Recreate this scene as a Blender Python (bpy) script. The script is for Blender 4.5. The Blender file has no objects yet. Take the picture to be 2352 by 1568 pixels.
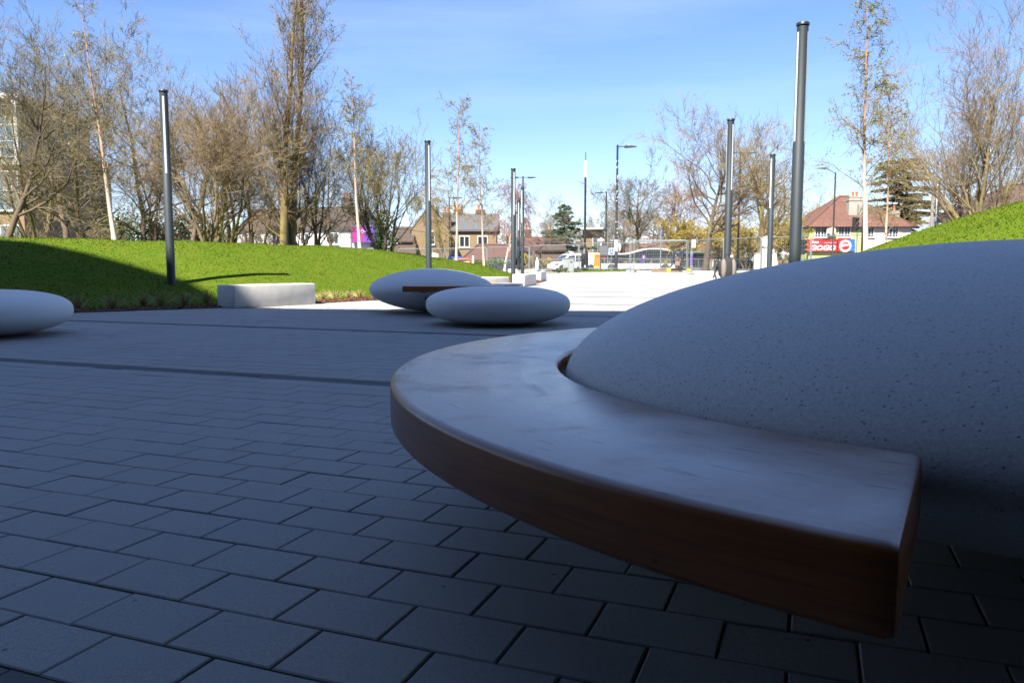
import bpy, bmesh, math, random
import numpy as np
from mathutils import Vector, Matrix, Quaternion

SC = bpy.context.scene
COL = SC.collection
PI = math.pi
rad = math.radians

# ------------------------------------------------------------------ camera, sky, sun, exposure
CAM_H, PITCH = 0.70, rad(5.57)
cd = bpy.data.cameras.new('camera')
cd.sensor_width = 36.0
cd.lens = 27.5
cd.clip_start = 0.05
cd.clip_end = 3000
cd.dof.use_dof = True
cd.dof.focus_distance = 2.2
cd.dof.aperture_fstop = 15.0
cam = bpy.data.objects.new('camera', cd)
cam.location = (0, 0, CAM_H)
cam.rotation_euler = (PI / 2 - PITCH, 0, 0)
COL.objects.link(cam)
SC.camera = cam

SUN_EL, SUN_AZ = rad(48), rad(27)          # light travels towards +Y and a little to +X
TRAVEL = Vector((math.sin(SUN_AZ) * math.cos(SUN_EL), math.cos(SUN_AZ) * math.cos(SUN_EL), -math.sin(SUN_EL)))
world = bpy.data.worlds.new('World')
SC.world = world
world.use_nodes = True
wn = world.node_tree
wn.nodes.clear()
wo = wn.nodes.new('ShaderNodeOutputWorld')
wb = wn.nodes.new('ShaderNodeBackground')
sky = wn.nodes.new('ShaderNodeTexSky')
sky.sky_type = 'NISHITA'
sky.sun_disc = False
sky.sun_elevation = SUN_EL
sky.sun_rotation = PI + SUN_AZ
sky.air_density = 1.0
sky.dust_density = 0.15
sky.ozone_density = 5.0
tc = wn.nodes.new('ShaderNodeTexCoord')
mp = wn.nodes.new('ShaderNodeMapping')
mp.inputs['Scale'].default_value = (1.0, 0.8, 7.0)
mp.inputs['Rotation'].default_value = (0.25, 0.35, 0.2)
nz = wn.nodes.new('ShaderNodeTexNoise')
nz.inputs['Scale'].default_value = 1.3
nz.inputs['Detail'].default_value = 6
nz.inputs['Roughness'].default_value = 0.55
cr = wn.nodes.new('ShaderNodeValToRGB')
cr.color_ramp.elements[0].position = 0.46
cr.color_ramp.elements[0].color = (0, 0, 0, 1)
cr.color_ramp.elements[1].position = 0.80
cr.color_ramp.elements[1].color = (0.35, 0.35, 0.35, 1)
mx = wn.nodes.new('ShaderNodeMixRGB')
mx.inputs['Color2'].default_value = (4.6, 5.6, 7.0, 1)
wn.links.new(tc.outputs['Generated'], mp.inputs['Vector'])
wn.links.new(mp.outputs['Vector'], nz.inputs['Vector'])
wn.links.new(nz.outputs['Fac'], cr.inputs['Fac'])
wn.links.new(cr.outputs['Color'], mx.inputs['Fac'])
hs = wn.nodes.new('ShaderNodeHueSaturation')
hs.inputs['Saturation'].default_value = 1.05
wt = wn.nodes.new('ShaderNodeMixRGB'); wt.blend_type = 'MULTIPLY'; wt.inputs['Fac'].default_value = 1.0
wt.inputs['Color2'].default_value = (0.96, 0.915, 1.02, 1)
wn.links.new(sky.outputs['Color'], hs.inputs['Color'])
wn.links.new(hs.outputs['Color'], wt.inputs['Color1'])
wn.links.new(wt.outputs['Color'], mx.inputs['Color1'])
wn.links.new(mx.outputs['Color'], wb.inputs['Color'])
wn.links.new(wb.outputs['Background'], wo.inputs['Surface'])
wb.inputs['Strength'].default_value = 0.072

sl = bpy.data.lights.new('sun', 'SUN')
sl.energy = 5.0
sl.angle = rad(0.53)
sl.color = (1.0, 0.95, 0.86)
so = bpy.data.objects.new('sun', sl)
so.rotation_euler = TRAVEL.to_track_quat('-Z', 'Y').to_euler()
so.location = (-20, -40, 40)
COL.objects.link(so)

SC.view_settings.view_transform = 'Standard'
SC.view_settings.look = 'None'
SC.view_settings.gamma = 1.0
SC.view_settings.use_curve_mapping = False
SC.view_settings.exposure = 1.55
SC.render.engine = 'CYCLES'
SC.cycles.use_denoising = True
SC.cycles.max_bounces = 6

# ------------------------------------------------------------------ helpers: picture bearings to places on the site
F = 1797.0
CP, SP = math.cos(PITCH), math.sin(PITCH)

def at(px, py, Y):
    xc, yc = (px - 1176) / F, -(py - 784) / F
    dy = yc * SP + CP
    dz = yc * CP - SP
    s = Y / dy
    return Vector((xc * s, Y, CAM_H + dz * s))

def xat(px, Y): return at(px, 608.8, Y).x
def zat(py, Y): return at(1176, py, Y).z

def sstep(a, b, x):
    t = np.clip((x - a) / (b - a), 0, 1)
    return t * t * (3 - 2 * t)

def gz(x, y):
    return 0.25 * sstep(28, 50, y) * sstep(-4, 9, x) * (1 - sstep(68, 84, y))

# ------------------------------------------------------------------ helpers: materials
MATS = {}
def _mix(nt, fac, a, b):
    m = nt.nodes.new('ShaderNodeMixRGB')
    for k, v in (('Fac', fac), ('Color1', a), ('Color2', b)):
        if isinstance(v, bpy.types.NodeSocket): nt.links.new(v, m.inputs[k])
        elif k == 'Fac': m.inputs[k].default_value = v
        else: m.inputs[k].default_value = (*v, 1)
    return m.outputs['Color']

def _noise(nt, vec, scale, detail=4, rough=0.55, kind='noise', dist=0):
    if kind == 'noise':
        n = nt.nodes.new('ShaderNodeTexNoise')
        n.inputs['Detail'].default_value = detail
        n.inputs['Roughness'].default_value = rough
        n.inputs['Distortion'].default_value = dist
        out = n.outputs['Fac']
    else:
        n = nt.nodes.new('ShaderNodeTexVoronoi')
        out = n.outputs['Distance']
    n.inputs['Scale'].default_value = scale
    if vec is not None: nt.links.new(vec, n.inputs['Vector'])
    return out

def _ramp(nt, fac, p0, p1, c0=(0, 0, 0), c1=(1, 1, 1)):
    r = nt.nodes.new('ShaderNodeValToRGB')
    r.color_ramp.elements[0].position = p0
    r.color_ramp.elements[1].position = p1
    r.color_ramp.elements[0].color = (*c0, 1)
    r.color_ramp.elements[1].color = (*c1, 1)
    nt.links.new(fac, r.inputs['Fac'])
    return r.outputs['Color']

def _coords(nt, kind='Object', scale=(1, 1, 1), rot=(0, 0, 0)):
    t = nt.nodes.new('ShaderNodeTexCoord')
    m = nt.nodes.new('ShaderNodeMapping')
    m.inputs['Scale'].default_value = scale
    m.inputs['Rotation'].default_value = rot
    nt.links.new(t.outputs[kind], m.inputs['Vector'])
    return m.outputs['Vector']

def _bump(nt, bs, height, strength, dist):
    b = nt.nodes.new('ShaderNodeBump')
    b.inputs['Strength'].default_value = strength
    b.inputs['Distance'].default_value = dist
    nt.links.new(height, b.inputs['Height'])
    nt.links.new(b.outputs['Normal'], bs.inputs['Normal'])

def newmat(name):
    m = bpy.data.materials.new(name)
    m.use_nodes = True
    MATS[name] = m
    return m, m.node_tree, m.node_tree.nodes['Principled BSDF']

def pm(name, c, c2=None, scale=4.0, rough=0.7, metal=0.0, bump=0.0, bscale=None, spec=0.5, detail=4, stretch=(1, 1, 1), var=0.0, trans=0.0, emis=None):
    """plain procedural material: two colours mixed by noise, fine relief, optional per-object variation"""
    m, nt, bs = newmat(name)
    vec = _coords(nt, 'Object', stretch)
    if c2 is None: c2 = tuple(x * 0.8 for x in c)
    col = _mix(nt, _ramp(nt, _noise(nt, vec, scale, detail), 0.3, 0.7), c, c2)
    if var:
        oi = nt.nodes.new('ShaderNodeObjectInfo')
        hs = nt.nodes.new('ShaderNodeHueSaturation')
        ma = nt.nodes.new('ShaderNodeMapRange')
        ma.inputs['To Min'].default_value = 1 - var
        ma.inputs['To Max'].default_value = 1 + var
        nt.links.new(oi.outputs['Random'], ma.inputs['Value'])
        nt.links.new(ma.outputs['Result'], hs.inputs['Value'])
        nt.links.new(col, hs.inputs['Color'])
        col = hs.outputs['Color']
    nt.links.new(col, bs.inputs['Base Color'])
    bs.inputs['Roughness'].default_value = rough
    bs.inputs['Metallic'].default_value = metal
    bs.inputs['Specular IOR Level'].default_value = spec
    if trans: bs.inputs['Transmission Weight'].default_value = trans
    if bump: _bump(nt, bs, _noise(nt, vec, bscale or scale * 6, 5), 0.6, bump)
    return m

# paving blocks: pale granite-aggregate concrete
def paver_mat(name, base, dark, speck):
    m, nt, bs = newmat(name)
    geo = nt.nodes.new('ShaderNodeNewGeometry')
    oi = nt.nodes.new('ShaderNodeObjectInfo')
    add = nt.nodes.new('ShaderNodeMath'); add.operation = 'ADD'
    fr = nt.nodes.new('ShaderNodeMath'); fr.operation = 'FRACT'
    nt.links.new(geo.outputs['Random Per Island'], add.inputs[0])
    nt.links.new(oi.outputs['Random'], add.inputs[1])
    nt.links.new(add.outputs[0], fr.inputs[0])
    t = nt.nodes.new('ShaderNodeNewGeometry')
    vec = t.outputs['Position']
    tone = _mix(nt, fr.outputs[0], base, dark)
    big = _ramp(nt, _noise(nt, vec, 1.3, 4), 0.3, 0.75)
    tone = _mix(nt, big, tone, tuple(x * 0.82 for x in dark))
    fine = _ramp(nt, _noise(nt, vec, 260, 3, 0.7), 0.36, 0.62)
    tone = _mix(nt, fine, tuple(x * 0.62 for x in dark), tone)
    vo = _ramp(nt, _noise(nt, vec, 210, kind='voronoi'), 0.10, 0.16)
    tone = _mix(nt, vo, speck, tone)
    mid = _ramp(nt, _noise(nt, vec, 75, 4, 0.75), 0.34, 0.50)
    tone = _mix(nt, mid, tuple(x * 0.66 for x in dark), tone)
    blot = _ramp(nt, _noise(nt, vec, 6, 5, 0.7), 0.42, 0.72)
    tone = _mix(nt, blot, tone, tuple(x * 0.80 for x in dark))
    # scattered grit and chewing-gum sized stains
    sp = _ramp(nt, _noise(nt, vec, 9, kind='voronoi'), 0.035, 0.06)
    tone = _mix(nt, sp, tuple(x * 0.35 for x in dark), tone)
    nt.links.new(tone, bs.inputs['Base Color'])
    bs.inputs['Roughness'].default_value = 0.72
    bs.inputs['Specular IOR Level'].default_value = 0.35
    _bump(nt, bs, _noise(nt, vec, 180, 4, 0.7), 0.5, 0.0016)
    return m
paver_mat('paver', (0.46, 0.445, 0.42), (0.38, 0.37, 0.355), (0.62, 0.60, 0.56))
paver_mat('paver_dark', (0.13, 0.135, 0.14), (0.105, 0.11, 0.115), (0.24, 0.24, 0.24))
pm('joint_sand', (0.12, 0.105, 0.085), (0.055, 0.048, 0.04), 60, 0.95, bump=0.002)

# the same paving further off: blocks as relief and tone in the material
YAW = rad(21.17)
def far_paving():
    m, nt, bs = newmat('paving_far')
    vec = _coords(nt, 'Object', (1, 1, 1), (0, 0, YAW))
    br = nt.nodes.new('ShaderNodeTexBrick')
    br.inputs['Color1'].default_value = (0.41, 0.395, 0.37, 1)
    br.inputs['Color2'].default_value = (0.35, 0.34, 0.325, 1)
    br.inputs['Mortar'].default_value = (0.16, 0.15, 0.14, 1)
    br.inputs['Scale'].default_value = 1.0
    br.inputs['Mortar Size'].default_value = 0.005
    br.inputs['Brick Width'].default_value = 0.24
    br.inputs['Row Height'].default_value = 0.16
    nt.links.new(vec, br.inputs['Vector'])
    big = _ramp(nt, _noise(nt, vec, 0.7, 5), 0.35, 0.75)
    col = _mix(nt, big, br.outputs['Color'], (0.31, 0.30, 0.285))
    nt.links.new(col, bs.inputs['Base Color'])
    bs.inputs['Roughness'].default_value = 0.8
far_paving()

def stone_mat(name, c1, c2, pit):
    m, nt, bs = newmat(name)
    vec = _coords(nt, 'Object')
    col = _mix(nt, _ramp(nt, _noise(nt, vec, 2.2, 5), 0.3, 0.75), c1, c2)
    fine = _ramp(nt, _noise(nt, vec, 190, 4, 0.7), 0.33, 0.60)
    col = _mix(nt, fine, tuple(x * 0.80 for x in c2), col)
    n1 = _noise(nt, vec, 84, kind='voronoi')
    msk = _ramp(nt, _noise(nt, vec, 30, 3), 0.38, 0.50)
    p = _ramp(nt, n1, 0.10, 0.24)
    pitm = _mix(nt, msk, (1, 1, 1), p)
    col = _mix(nt, pitm, pit, col)
    nt.links.new(col, bs.inputs['Base Color'])
    bs.inputs['Roughness'].default_value = 0.62
    bs.inputs['Specular IOR Level'].default_value = 0.4
    hh = nt.nodes.new('ShaderNodeMath'); hh.operation = 'MULTIPLY_ADD'
    nt.links.new(pitm, hh.inputs[0]); hh.inputs[1].default_value = 0.8
    nt.links.new(_noise(nt, vec, 140, 4), hh.inputs[2])
    _bump(nt, bs, hh.outputs[0], 0.5, 0.0016)
    return m
stone_mat('pebble_stone', (0.72, 0.71, 0.69), (0.65, 0.645, 0.63), (0.30, 0.295, 0.29))
stone_mat('pebble_smooth', (0.80, 0.79, 0.77), (0.75, 0.74, 0.72), (0.52, 0.51, 0.50))

def wood_mat():
    m, nt, bs = newmat('bench_wood')
    vec = _coords(nt, 'Object')
    # grain runs round the arc: polar coordinates of the bench
    sep = nt.nodes.new('ShaderNodeSeparateXYZ'); nt.links.new(vec, sep.inputs[0])
    ang = nt.nodes.new('ShaderNodeMath'); ang.operation = 'ARCTAN2'
    nt.links.new(sep.outputs['Y'], ang.inputs[0]); nt.links.new(sep.outputs['X'], ang.inputs[1])
    ln = nt.nodes.new('ShaderNodeVectorMath'); ln.operation = 'LENGTH'
    nt.links.new(vec, ln.inputs[0])
    cmb = nt.nodes.new('ShaderNodeCombineXYZ')
    nt.links.new(ln.outputs['Value'], cmb.inputs['X']); nt.links.new(ang.outputs[0], cmb.inputs['Y']); nt.links.new(sep.outputs['Z'], cmb.inputs['Z'])
    mpp = nt.nodes.new('ShaderNodeMapping'); mpp.inputs['Scale'].default_value = (34, 1.6, 34)
    nt.links.new(cmb.outputs[0], mpp.inputs['Vector'])
    grain = _ramp(nt, _noise(nt, mpp.outputs[0], 3.2, 8, 0.62, dist=0.4), 0.33, 0.68)
    col = _mix(nt, grain, (0.20, 0.055, 0.011), (0.34, 0.108, 0.022))
    # pale dust and dried drips lying on the top
    geo = nt.nodes.new('ShaderNodeNewGeometry')
    sn = nt.nodes.new('ShaderNodeSeparateXYZ'); nt.links.new(geo.outputs['Normal'], sn.inputs[0])
    up = _ramp(nt, sn.outputs['Z'], 0.55, 0.98)
    dust = _ramp(nt, _noise(nt, vec, 3.2, 7, 0.62, dist=0.8), 0.30, 0.72)
    dm = nt.nodes.new('ShaderNodeMath'); dm.operation = 'MULTIPLY'
    nt.links.new(dust, dm.inputs[0]); nt.links.new(up, dm.inputs[1])
    dm2 = nt.nodes.new('ShaderNodeMath'); dm2.operation = 'MULTIPLY'; dm2.inputs[1].default_value = 0.80
    nt.links.new(dm.outputs[0], dm2.inputs[0])
    col = _mix(nt, dm2.outputs[0], col, (0.70, 0.65, 0.61))
    smg0 = _ramp(nt, _noise(nt, vec, 5.0, 7, 0.62, dist=0.5), 0.54, 0.68)
    smk = nt.nodes.new('ShaderNodeMath'); smk.operation = 'MULTIPLY'
    nt.links.new(smg0, smk.inputs[0]); nt.links.new(up, smk.inputs[1])
    smg = smk.outputs[0]
    smu = nt.nodes.new('ShaderNodeMath'); smu.operation = 'MULTIPLY'; smu.inputs[1].default_value = 0.34
    nt.links.new(smg, smu.inputs[0])
    col = _mix(nt, smu.outputs[0], col, (0.24, 0.19, 0.165))
    mp2 = nt.nodes.new('ShaderNodeMapping'); mp2.inputs['Scale'].default_value = (120, 14, 120)
    nt.links.new(cmb.outputs[0], mp2.inputs['Vector'])
    nick = _ramp(nt, _noise(nt, mp2.outputs[0], 1.0, 3, 0.6), 0.62, 0.70)
    nku = nt.nodes.new('ShaderNodeMath'); nku.operation = 'MULTIPLY'; nku.inputs[1].default_value = 0.8
    nt.links.new(nick, nku.inputs[0])
    col = _mix(nt, nku.outputs[0], col, (0.12, 0.07, 0.05))
    spots = _ramp(nt, _noise(nt, vec, 17, kind='voronoi'), 0.03, 0.10)
    gate = _ramp(nt, _noise(nt, vec, 5, 2), 0.52, 0.58)
    sg = _mix(nt, gate, (1, 1, 1), spots)
    col = _mix(nt, sg, (0.09, 0.045, 0.025), col)
    nt.links.new(col, bs.inputs['Base Color'])
    rr = _ramp(nt, dust, 0.0, 1.0, (0.24,) * 3, (0.40,) * 3)
    rr = _mix(nt, smu.outputs[0], rr, (0.75, 0.75, 0.75))
    nt.links.new(rr, bs.inputs['Roughness'])
    bs.inputs['Coat Weight'].default_value = 0.12
    bs.inputs['Coat Roughness'].default_value = 0.2
    bs.inputs['Specular IOR Level'].default_value = 0.55
    _bump(nt, bs, _noise(nt, mpp.outputs[0], 5, 6), 0.12, 0.0012)
wood_mat()

def grass_mat(name, a, b, c):
    m, nt, bs = newmat(name)
    g = nt.nodes.new('ShaderNodeNewGeometry')
    vec = g.outputs['Position']
    col = _mix(nt, _ramp(nt, _noise(nt, vec, 0.55, 5), 0.35, 0.68), a, b)
    col = _mix(nt, _ramp(nt, _noise(nt, vec, 2.6, 6, 0.65), 0.40, 0.70), col, c)
    fine = _ramp(nt, _noise(nt, vec, 46, 5, 0.75), 0.30, 0.62)
    col = _mix(nt, fine, tuple(x * 0.70 for x in b), col)
    nt.links.new(col, bs.inputs['Base Color'])
    bs.inputs['Roughness'].default_value = 0.85
    bs.inputs['Specular IOR Level'].default_value = 0.06
    _bump(nt, bs, _noise(nt, vec, 40, 5, 0.7), 0.35, 0.008)
grass_mat('grass_turf', (0.096, 0.145, 0.009), (0.073, 0.128, 0.008), (0.132, 0.150, 0.017))
grass_mat('grass_blade', (0.096, 0.145, 0.009), (0.073, 0.128, 0.008), (0.132, 0.150, 0.017))
pm('mulch', (0.13, 0.055, 0.028), (0.055, 0.026, 0.016), 22, 0.95, bump=0.02, bscale=30)
pm('mulch_chip', (0.20, 0.085, 0.04), (0.09, 0.04, 0.022), 3, 0.9)
pm('straw', (0.42, 0.33, 0.15), (0.25, 0.22, 0.08), 3, 0.8)
pm('kerb', (0.30, 0.30, 0.29), None, 8, 0.8, bump=0.002)
pm('concrete', (0.62, 0.595, 0.55), (0.50, 0.48, 0.445), 5, 0.75, bump=0.0015, bscale=60)
pm('asphalt', (0.055, 0.055, 0.058), (0.04, 0.04, 0.042), 3, 0.9, bump=0.004, bscale=60)
pm('footway', (0.28, 0.27, 0.26), (0.22, 0.215, 0.21), 2, 0.85)
pm('earth', (0.10, 0.12, 0.05), (0.08, 0.07, 0.045), 0.4, 0.95)
pm('lamp_grey', (0.026, 0.036, 0.043), (0.022, 0.031, 0.038), 3, 0.6, metal=0.0, spec=0.5, var=0.05)
pm('lamp_cap', (0.02, 0.027, 0.03), None, 3, 0.4)
pm('lamp_diffuser', (0.62, 0.64, 0.68), (0.58, 0.60, 0.64), 2, 0.25)
pm('black_paint', (0.012, 0.012, 0.013), (0.02, 0.019, 0.018), 6, 0.45)
pm('galvanised', (0.20, 0.215, 0.225), (0.16, 0.175, 0.185), 9, 0.55, metal=0.2)
pm('cabinet_grey', (0.23, 0.25, 0.245), (0.20, 0.22, 0.215), 7, 0.6)
pm('white_paint', (0.80, 0.80, 0.79), (0.74, 0.74, 0.73), 2, 0.3, spec=0.5)
pm('white_render', (0.58, 0.57, 0.55), (0.50, 0.49, 0.47), 1.2, 0.85)
pm('cream_render', (0.66, 0.58, 0.47), (0.60, 0.53, 0.43), 0.8, 0.85)
pm('lime_render', (0.50, 0.58, 0.17), (0.46, 0.54, 0.155), 0.8, 0.85)
pm('glass_dark', (0.03, 0.036, 0.042), None, 1, 0.06, spec=0.8)
pm('glass_blue', (0.10, 0.16, 0.19), (0.07, 0.12, 0.15), 0.5, 0.05, spec=0.9)
pm('glass_green', (0.16, 0.42, 0.40), None, 1, 0.1, spec=0.8)
pm('rubber', (0.018, 0.018, 0.018), None, 5, 0.85)
pm('rim', (0.42, 0.42, 0.43), None, 5, 0.35, metal=0.7)
pm('purple', (0.13, 0.045, 0.33), None, 2, 0.5)
pm('magenta', (0.42, 0.015, 0.16), (0.20, 0.02, 0.22), 0.35, 0.5)
pm('red_paint', (0.62, 0.025, 0.03), None, 2, 0.4)
pm('orange_red', (0.72, 0.10, 0.03), None, 2, 0.5)
pm('blue_paint', (0.02, 0.11, 0.50), None, 2, 0.4)
pm('sign_blue', (0.03, 0.13, 0.56), None, 2, 0.4)
pm('yellow_paint', (0.72, 0.58, 0.02), None, 2, 0.4)
pm('lime_yellow', (0.55, 0.66, 0.03), None, 2, 0.4)
pm('brick_buff', (0.25, 0.175, 0.095), (0.19, 0.13, 0.075), 6, 0.9, bump=0.01)
pm('brick_brown', (0.13, 0.088, 0.062), (0.10, 0.068, 0.05), 6, 0.9)
pm('chimney_render', (0.34, 0.31, 0.26), (0.27, 0.25, 0.21), 3, 0.9)
pm('terracotta', (0.50, 0.14, 0.04), None, 4, 0.8)
pm('timber', (0.22, 0.14, 0.08), (0.16, 0.10, 0.06), 6, 0.85)
pm('wood_pole', (0.22, 0.19, 0.15), (0.17, 0.15, 0.12), 6, 0.9)
pm('wall_dark', (0.10, 0.105, 0.115), (0.085, 0.09, 0.10), 0.8, 0.7)

def roof_mat(name, a, b, c, row):
    m, nt, bs = newmat(name)
    vec = _coords(nt, 'Object')
    col = _mix(nt, _ramp(nt, _noise(nt, vec, 0.9, 5), 0.3, 0.7), a, b)
    col = _mix(nt, _ramp(nt, _noise(nt, vec, 3.5, 6, 0.7), 0.56, 0.74), col, c)
    wv = nt.nodes.new('ShaderNodeTexWave')
    wv.bands_direction = 'Z'
    wv.inputs['Scale'].default_value = row
    wv.inputs['Distortion'].default_value = 0.3
    nt.links.new(vec, wv.inputs['Vector'])
    col = _mix(nt, _ramp(nt, wv.outputs['Fac'], 0.0, 0.35), tuple(x * 0.55 for x in b), col)
    nt.links.new(col, bs.inputs['Base Color'])
    bs.inputs['Roughness'].default_value = 0.85
    _bump(nt, bs, wv.outputs['Fac'], 0.6, 0.05)
roof_mat('roof_tile', (0.165, 0.070, 0.046), (0.125, 0.058, 0.042), (0.26, 0.21, 0.18), 2.2)
roof_mat('roof_red', (0.125, 0.060, 0.046), (0.10, 0.052, 0.042), (0.14, 0.09, 0.07), 2.0)
roof_mat('roof_brown', (0.088, 0.060, 0.046), (0.068, 0.048, 0.038), (0.15, 0.12, 0.08), 2.0)
roof_mat('roof_maroon', (0.105, 0.060, 0.060), (0.088, 0.052, 0.052), (0.12, 0.075, 0.072), 1.6)
roof_mat('roof_slate', (0.12, 0.12, 0.125), (0.095, 0.095, 0.10), (0.15, 0.14, 0.13), 2.0)

def bark_mat(name, a, b, c, scale=3, gate=(0.5, 0.7)):
    m, nt, bs = newmat(name)
    g = nt.nodes.new('ShaderNodeNewGeometry')
    mpp = nt.nodes.new('ShaderNodeMapping'); mpp.inputs['Scale'].default_value = (1, 1, 0.35)
    nt.links.new(g.outputs['Position'], mpp.inputs['Vector'])
    col = _mix(nt, _ramp(nt, _noise(nt, mpp.outputs[0], scale * 4, 5), 0.3, 0.7), a, b)
    col = _mix(nt, _ramp(nt, _noise(nt, mpp.outputs[0], scale, 4), *gate), col, c)
    nt.links.new(col, bs.inputs['Base Color'])
    bs.inputs['Roughness'].default_value = 0.9
    bs.inputs['Specular IOR Level'].default_value = 0.2
    _bump(nt, bs, _noise(nt, mpp.outputs[0], scale * 8, 4), 0.7, 0.03)
bark_mat('bark_olive', (0.188, 0.142, 0.082), (0.116, 0.088, 0.056), (0.287, 0.226, 0.065), 1.5, (0.48, 0.72))
bark_mat('bark_brown', (0.160, 0.118, 0.084), (0.102, 0.074, 0.055), (0.203, 0.168, 0.084), 1.2, (0.55, 0.8))
bark_mat('bark_dark', (0.115, 0.090, 0.069), (0.069, 0.054, 0.044), (0.161, 0.138, 0.069), 1.2, (0.55, 0.8))
bark_mat('twig_olive', (0.204, 0.160, 0.072), (0.139, 0.106, 0.053), (0.220, 0.185, 0.064), 0.7)
bark_mat('twig_brown', (0.229, 0.167, 0.101), (0.157, 0.111, 0.069), (0.221, 0.176, 0.084), 0.7)
bark_mat('twig_red', (0.210, 0.111, 0.090), (0.150, 0.083, 0.069), (0.180, 0.117, 0.090), 0.7)
bark_mat('twig_gold', (0.36, 0.27, 0.06), (0.25, 0.185, 0.05), (0.32, 0.25, 0.065), 0.7)
bark_mat('twig_grey', (0.163, 0.140, 0.107), (0.111, 0.095, 0.073), (0.178, 0.156, 0.095), 0.7)

def birch_mat():
    m, nt, bs = newmat('bark_birch')
    t = nt.nodes.new('ShaderNodeTexCoord')
    mpp = nt.nodes.new('ShaderNodeMapping'); mpp.inputs['Scale'].default_value = (2.5, 2.5, 16)
    nt.links.new(t.outputs['Object'], mpp.inputs['Vector'])
    sx = nt.nodes.new('ShaderNodeSeparateXYZ'); nt.links.new(t.outputs['Object'], sx.inputs[0])
    mr = nt.nodes.new('ShaderNodeMapRange'); mr.inputs['From Min'].default_value = 0.3; mr.inputs['From Max'].default_value = 4.0
    nt.links.new(sx.outputs['Z'], mr.inputs['Value'])
    col = _mix(nt, mr.outputs['Result'], (0.60, 0.51, 0.43), (0.36, 0.18, 0.10))
    band = _ramp(nt, _noise(nt, mpp.outputs[0], 1.0, 5, 0.7), 0.60, 0.70)
    col = _mix(nt, band, col, (0.16, 0.09, 0.06))
    peel = _ramp(nt, _noise(nt, mpp.outputs[0], 0.35, 3), 0.52, 0.66)
    pk = nt.nodes.new('ShaderNodeMath'); pk.operation = 'MULTIPLY'; pk.inputs[1].default_value = 0.55
    nt.links.new(peel, pk.inputs[0])
    col = _mix(nt, pk.outputs[0], col, (0.55, 0.27, 0.14))
    nt.links.new(col, bs.inputs['Base Color'])
    bs.inputs['Roughness'].default_value = 0.7
birch_mat()

def leaf_mat(name, a, b):
    m, nt, bs = newmat(name)
    g = nt.nodes.new('ShaderNodeNewGeometry')
    col = _mix(nt, g.outputs['Random Per Island'], a, b)
    nt.links.new(col, bs.inputs['Base Color'])
    bs.inputs['Roughness'].default_value = 0.6
    bs.inputs['Specular IOR Level'].default_value = 0.3
leaf_mat('leaf_birch', (0.13, 0.20, 0.035), (0.19, 0.20, 0.055))
leaf_mat('leaf_bud', (0.19, 0.11, 0.05), (0.16, 0.13, 0.045))
leaf_mat('leaf_bush', (0.060, 0.095, 0.022), (0.10, 0.13, 0.030))
leaf_mat('leaf_holly', (0.025, 0.050, 0.014), (0.055, 0.075, 0.022))
leaf_mat('leaf_ivy', (0.040, 0.085, 0.016), (0.07, 0.12, 0.025))
leaf_mat('leaf_spruce', (0.030, 0.065, 0.030), (0.055, 0.095, 0.045))
leaf_mat('leaf_cedar', (0.050, 0.060, 0.026), (0.10, 0.085, 0.034))
leaf_mat('leaf_gold', (0.46, 0.34, 0.01), (0.55, 0.42, 0.02))
leaf_mat('leaf_willow', (0.22, 0.17, 0.030), (0.30, 0.22, 0.045))
M = MATS

# ------------------------------------------------------------------ helpers: objects and meshes
def tag(o, label=None, cat=None, group=None, kind=None):
    if label: o['label'] = label
    if cat: o['category'] = cat
    if group: o['group'] = group
    if kind: o['kind'] = kind
    return o

def thing(name, label, cat, loc=(0, 0, 0), rz=0.0, group=None):
    o = bpy.data.objects.new(name, None)
    COL.objects.link(o)
    o.location = loc
    o.rotation_euler = (0, 0, rz)
    o.empty_display_size = 0.2
    return tag(o, label, cat, group)

def link(name, me, parent=None, loc=None):
    o = bpy.data.objects.new(name, me)
    COL.objects.link(o)
    if parent is not None: o.parent = parent
    if loc is not None: o.location = loc
    return o

def np_mesh(name, verts, faces, mat, smooth=False):
    """verts (n,3), faces (k,3 or 4) int arrays"""
    me = bpy.data.meshes.new(name)
    verts = np.asarray(verts, np.float32)
    fl = faces if isinstance(faces, list) and isinstance(faces[0], np.ndarray) else [np.array(faces)]
    fl = [np.asarray(f, np.int32) for f in fl if len(f)]
    me.vertices.add(len(verts))
    me.vertices.foreach_set('co', verts.ravel())
    nl = sum(f.size for f in fl)
    me.loops.add(nl)
    me.loops.foreach_set('vertex_index', np.concatenate([f.ravel() for f in fl]))
    npoly = sum(len(f) for f in fl)
    me.polygons.add(npoly)
    tot = np.concatenate([np.full(len(f), f.shape[1], np.int32) for f in fl])
    st = np.concatenate([[0], np.cumsum(tot)[:-1]]).astype(np.int32)
    me.polygons.foreach_set('loop_start', st)
    me.polygons.foreach_set('loop_total', tot)
    me.polygons.foreach_set('use_smooth', np.full(npoly, bool(smooth)))
    me.materials.append(M[mat])
    me.update(calc_edges=True)
    return me

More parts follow.
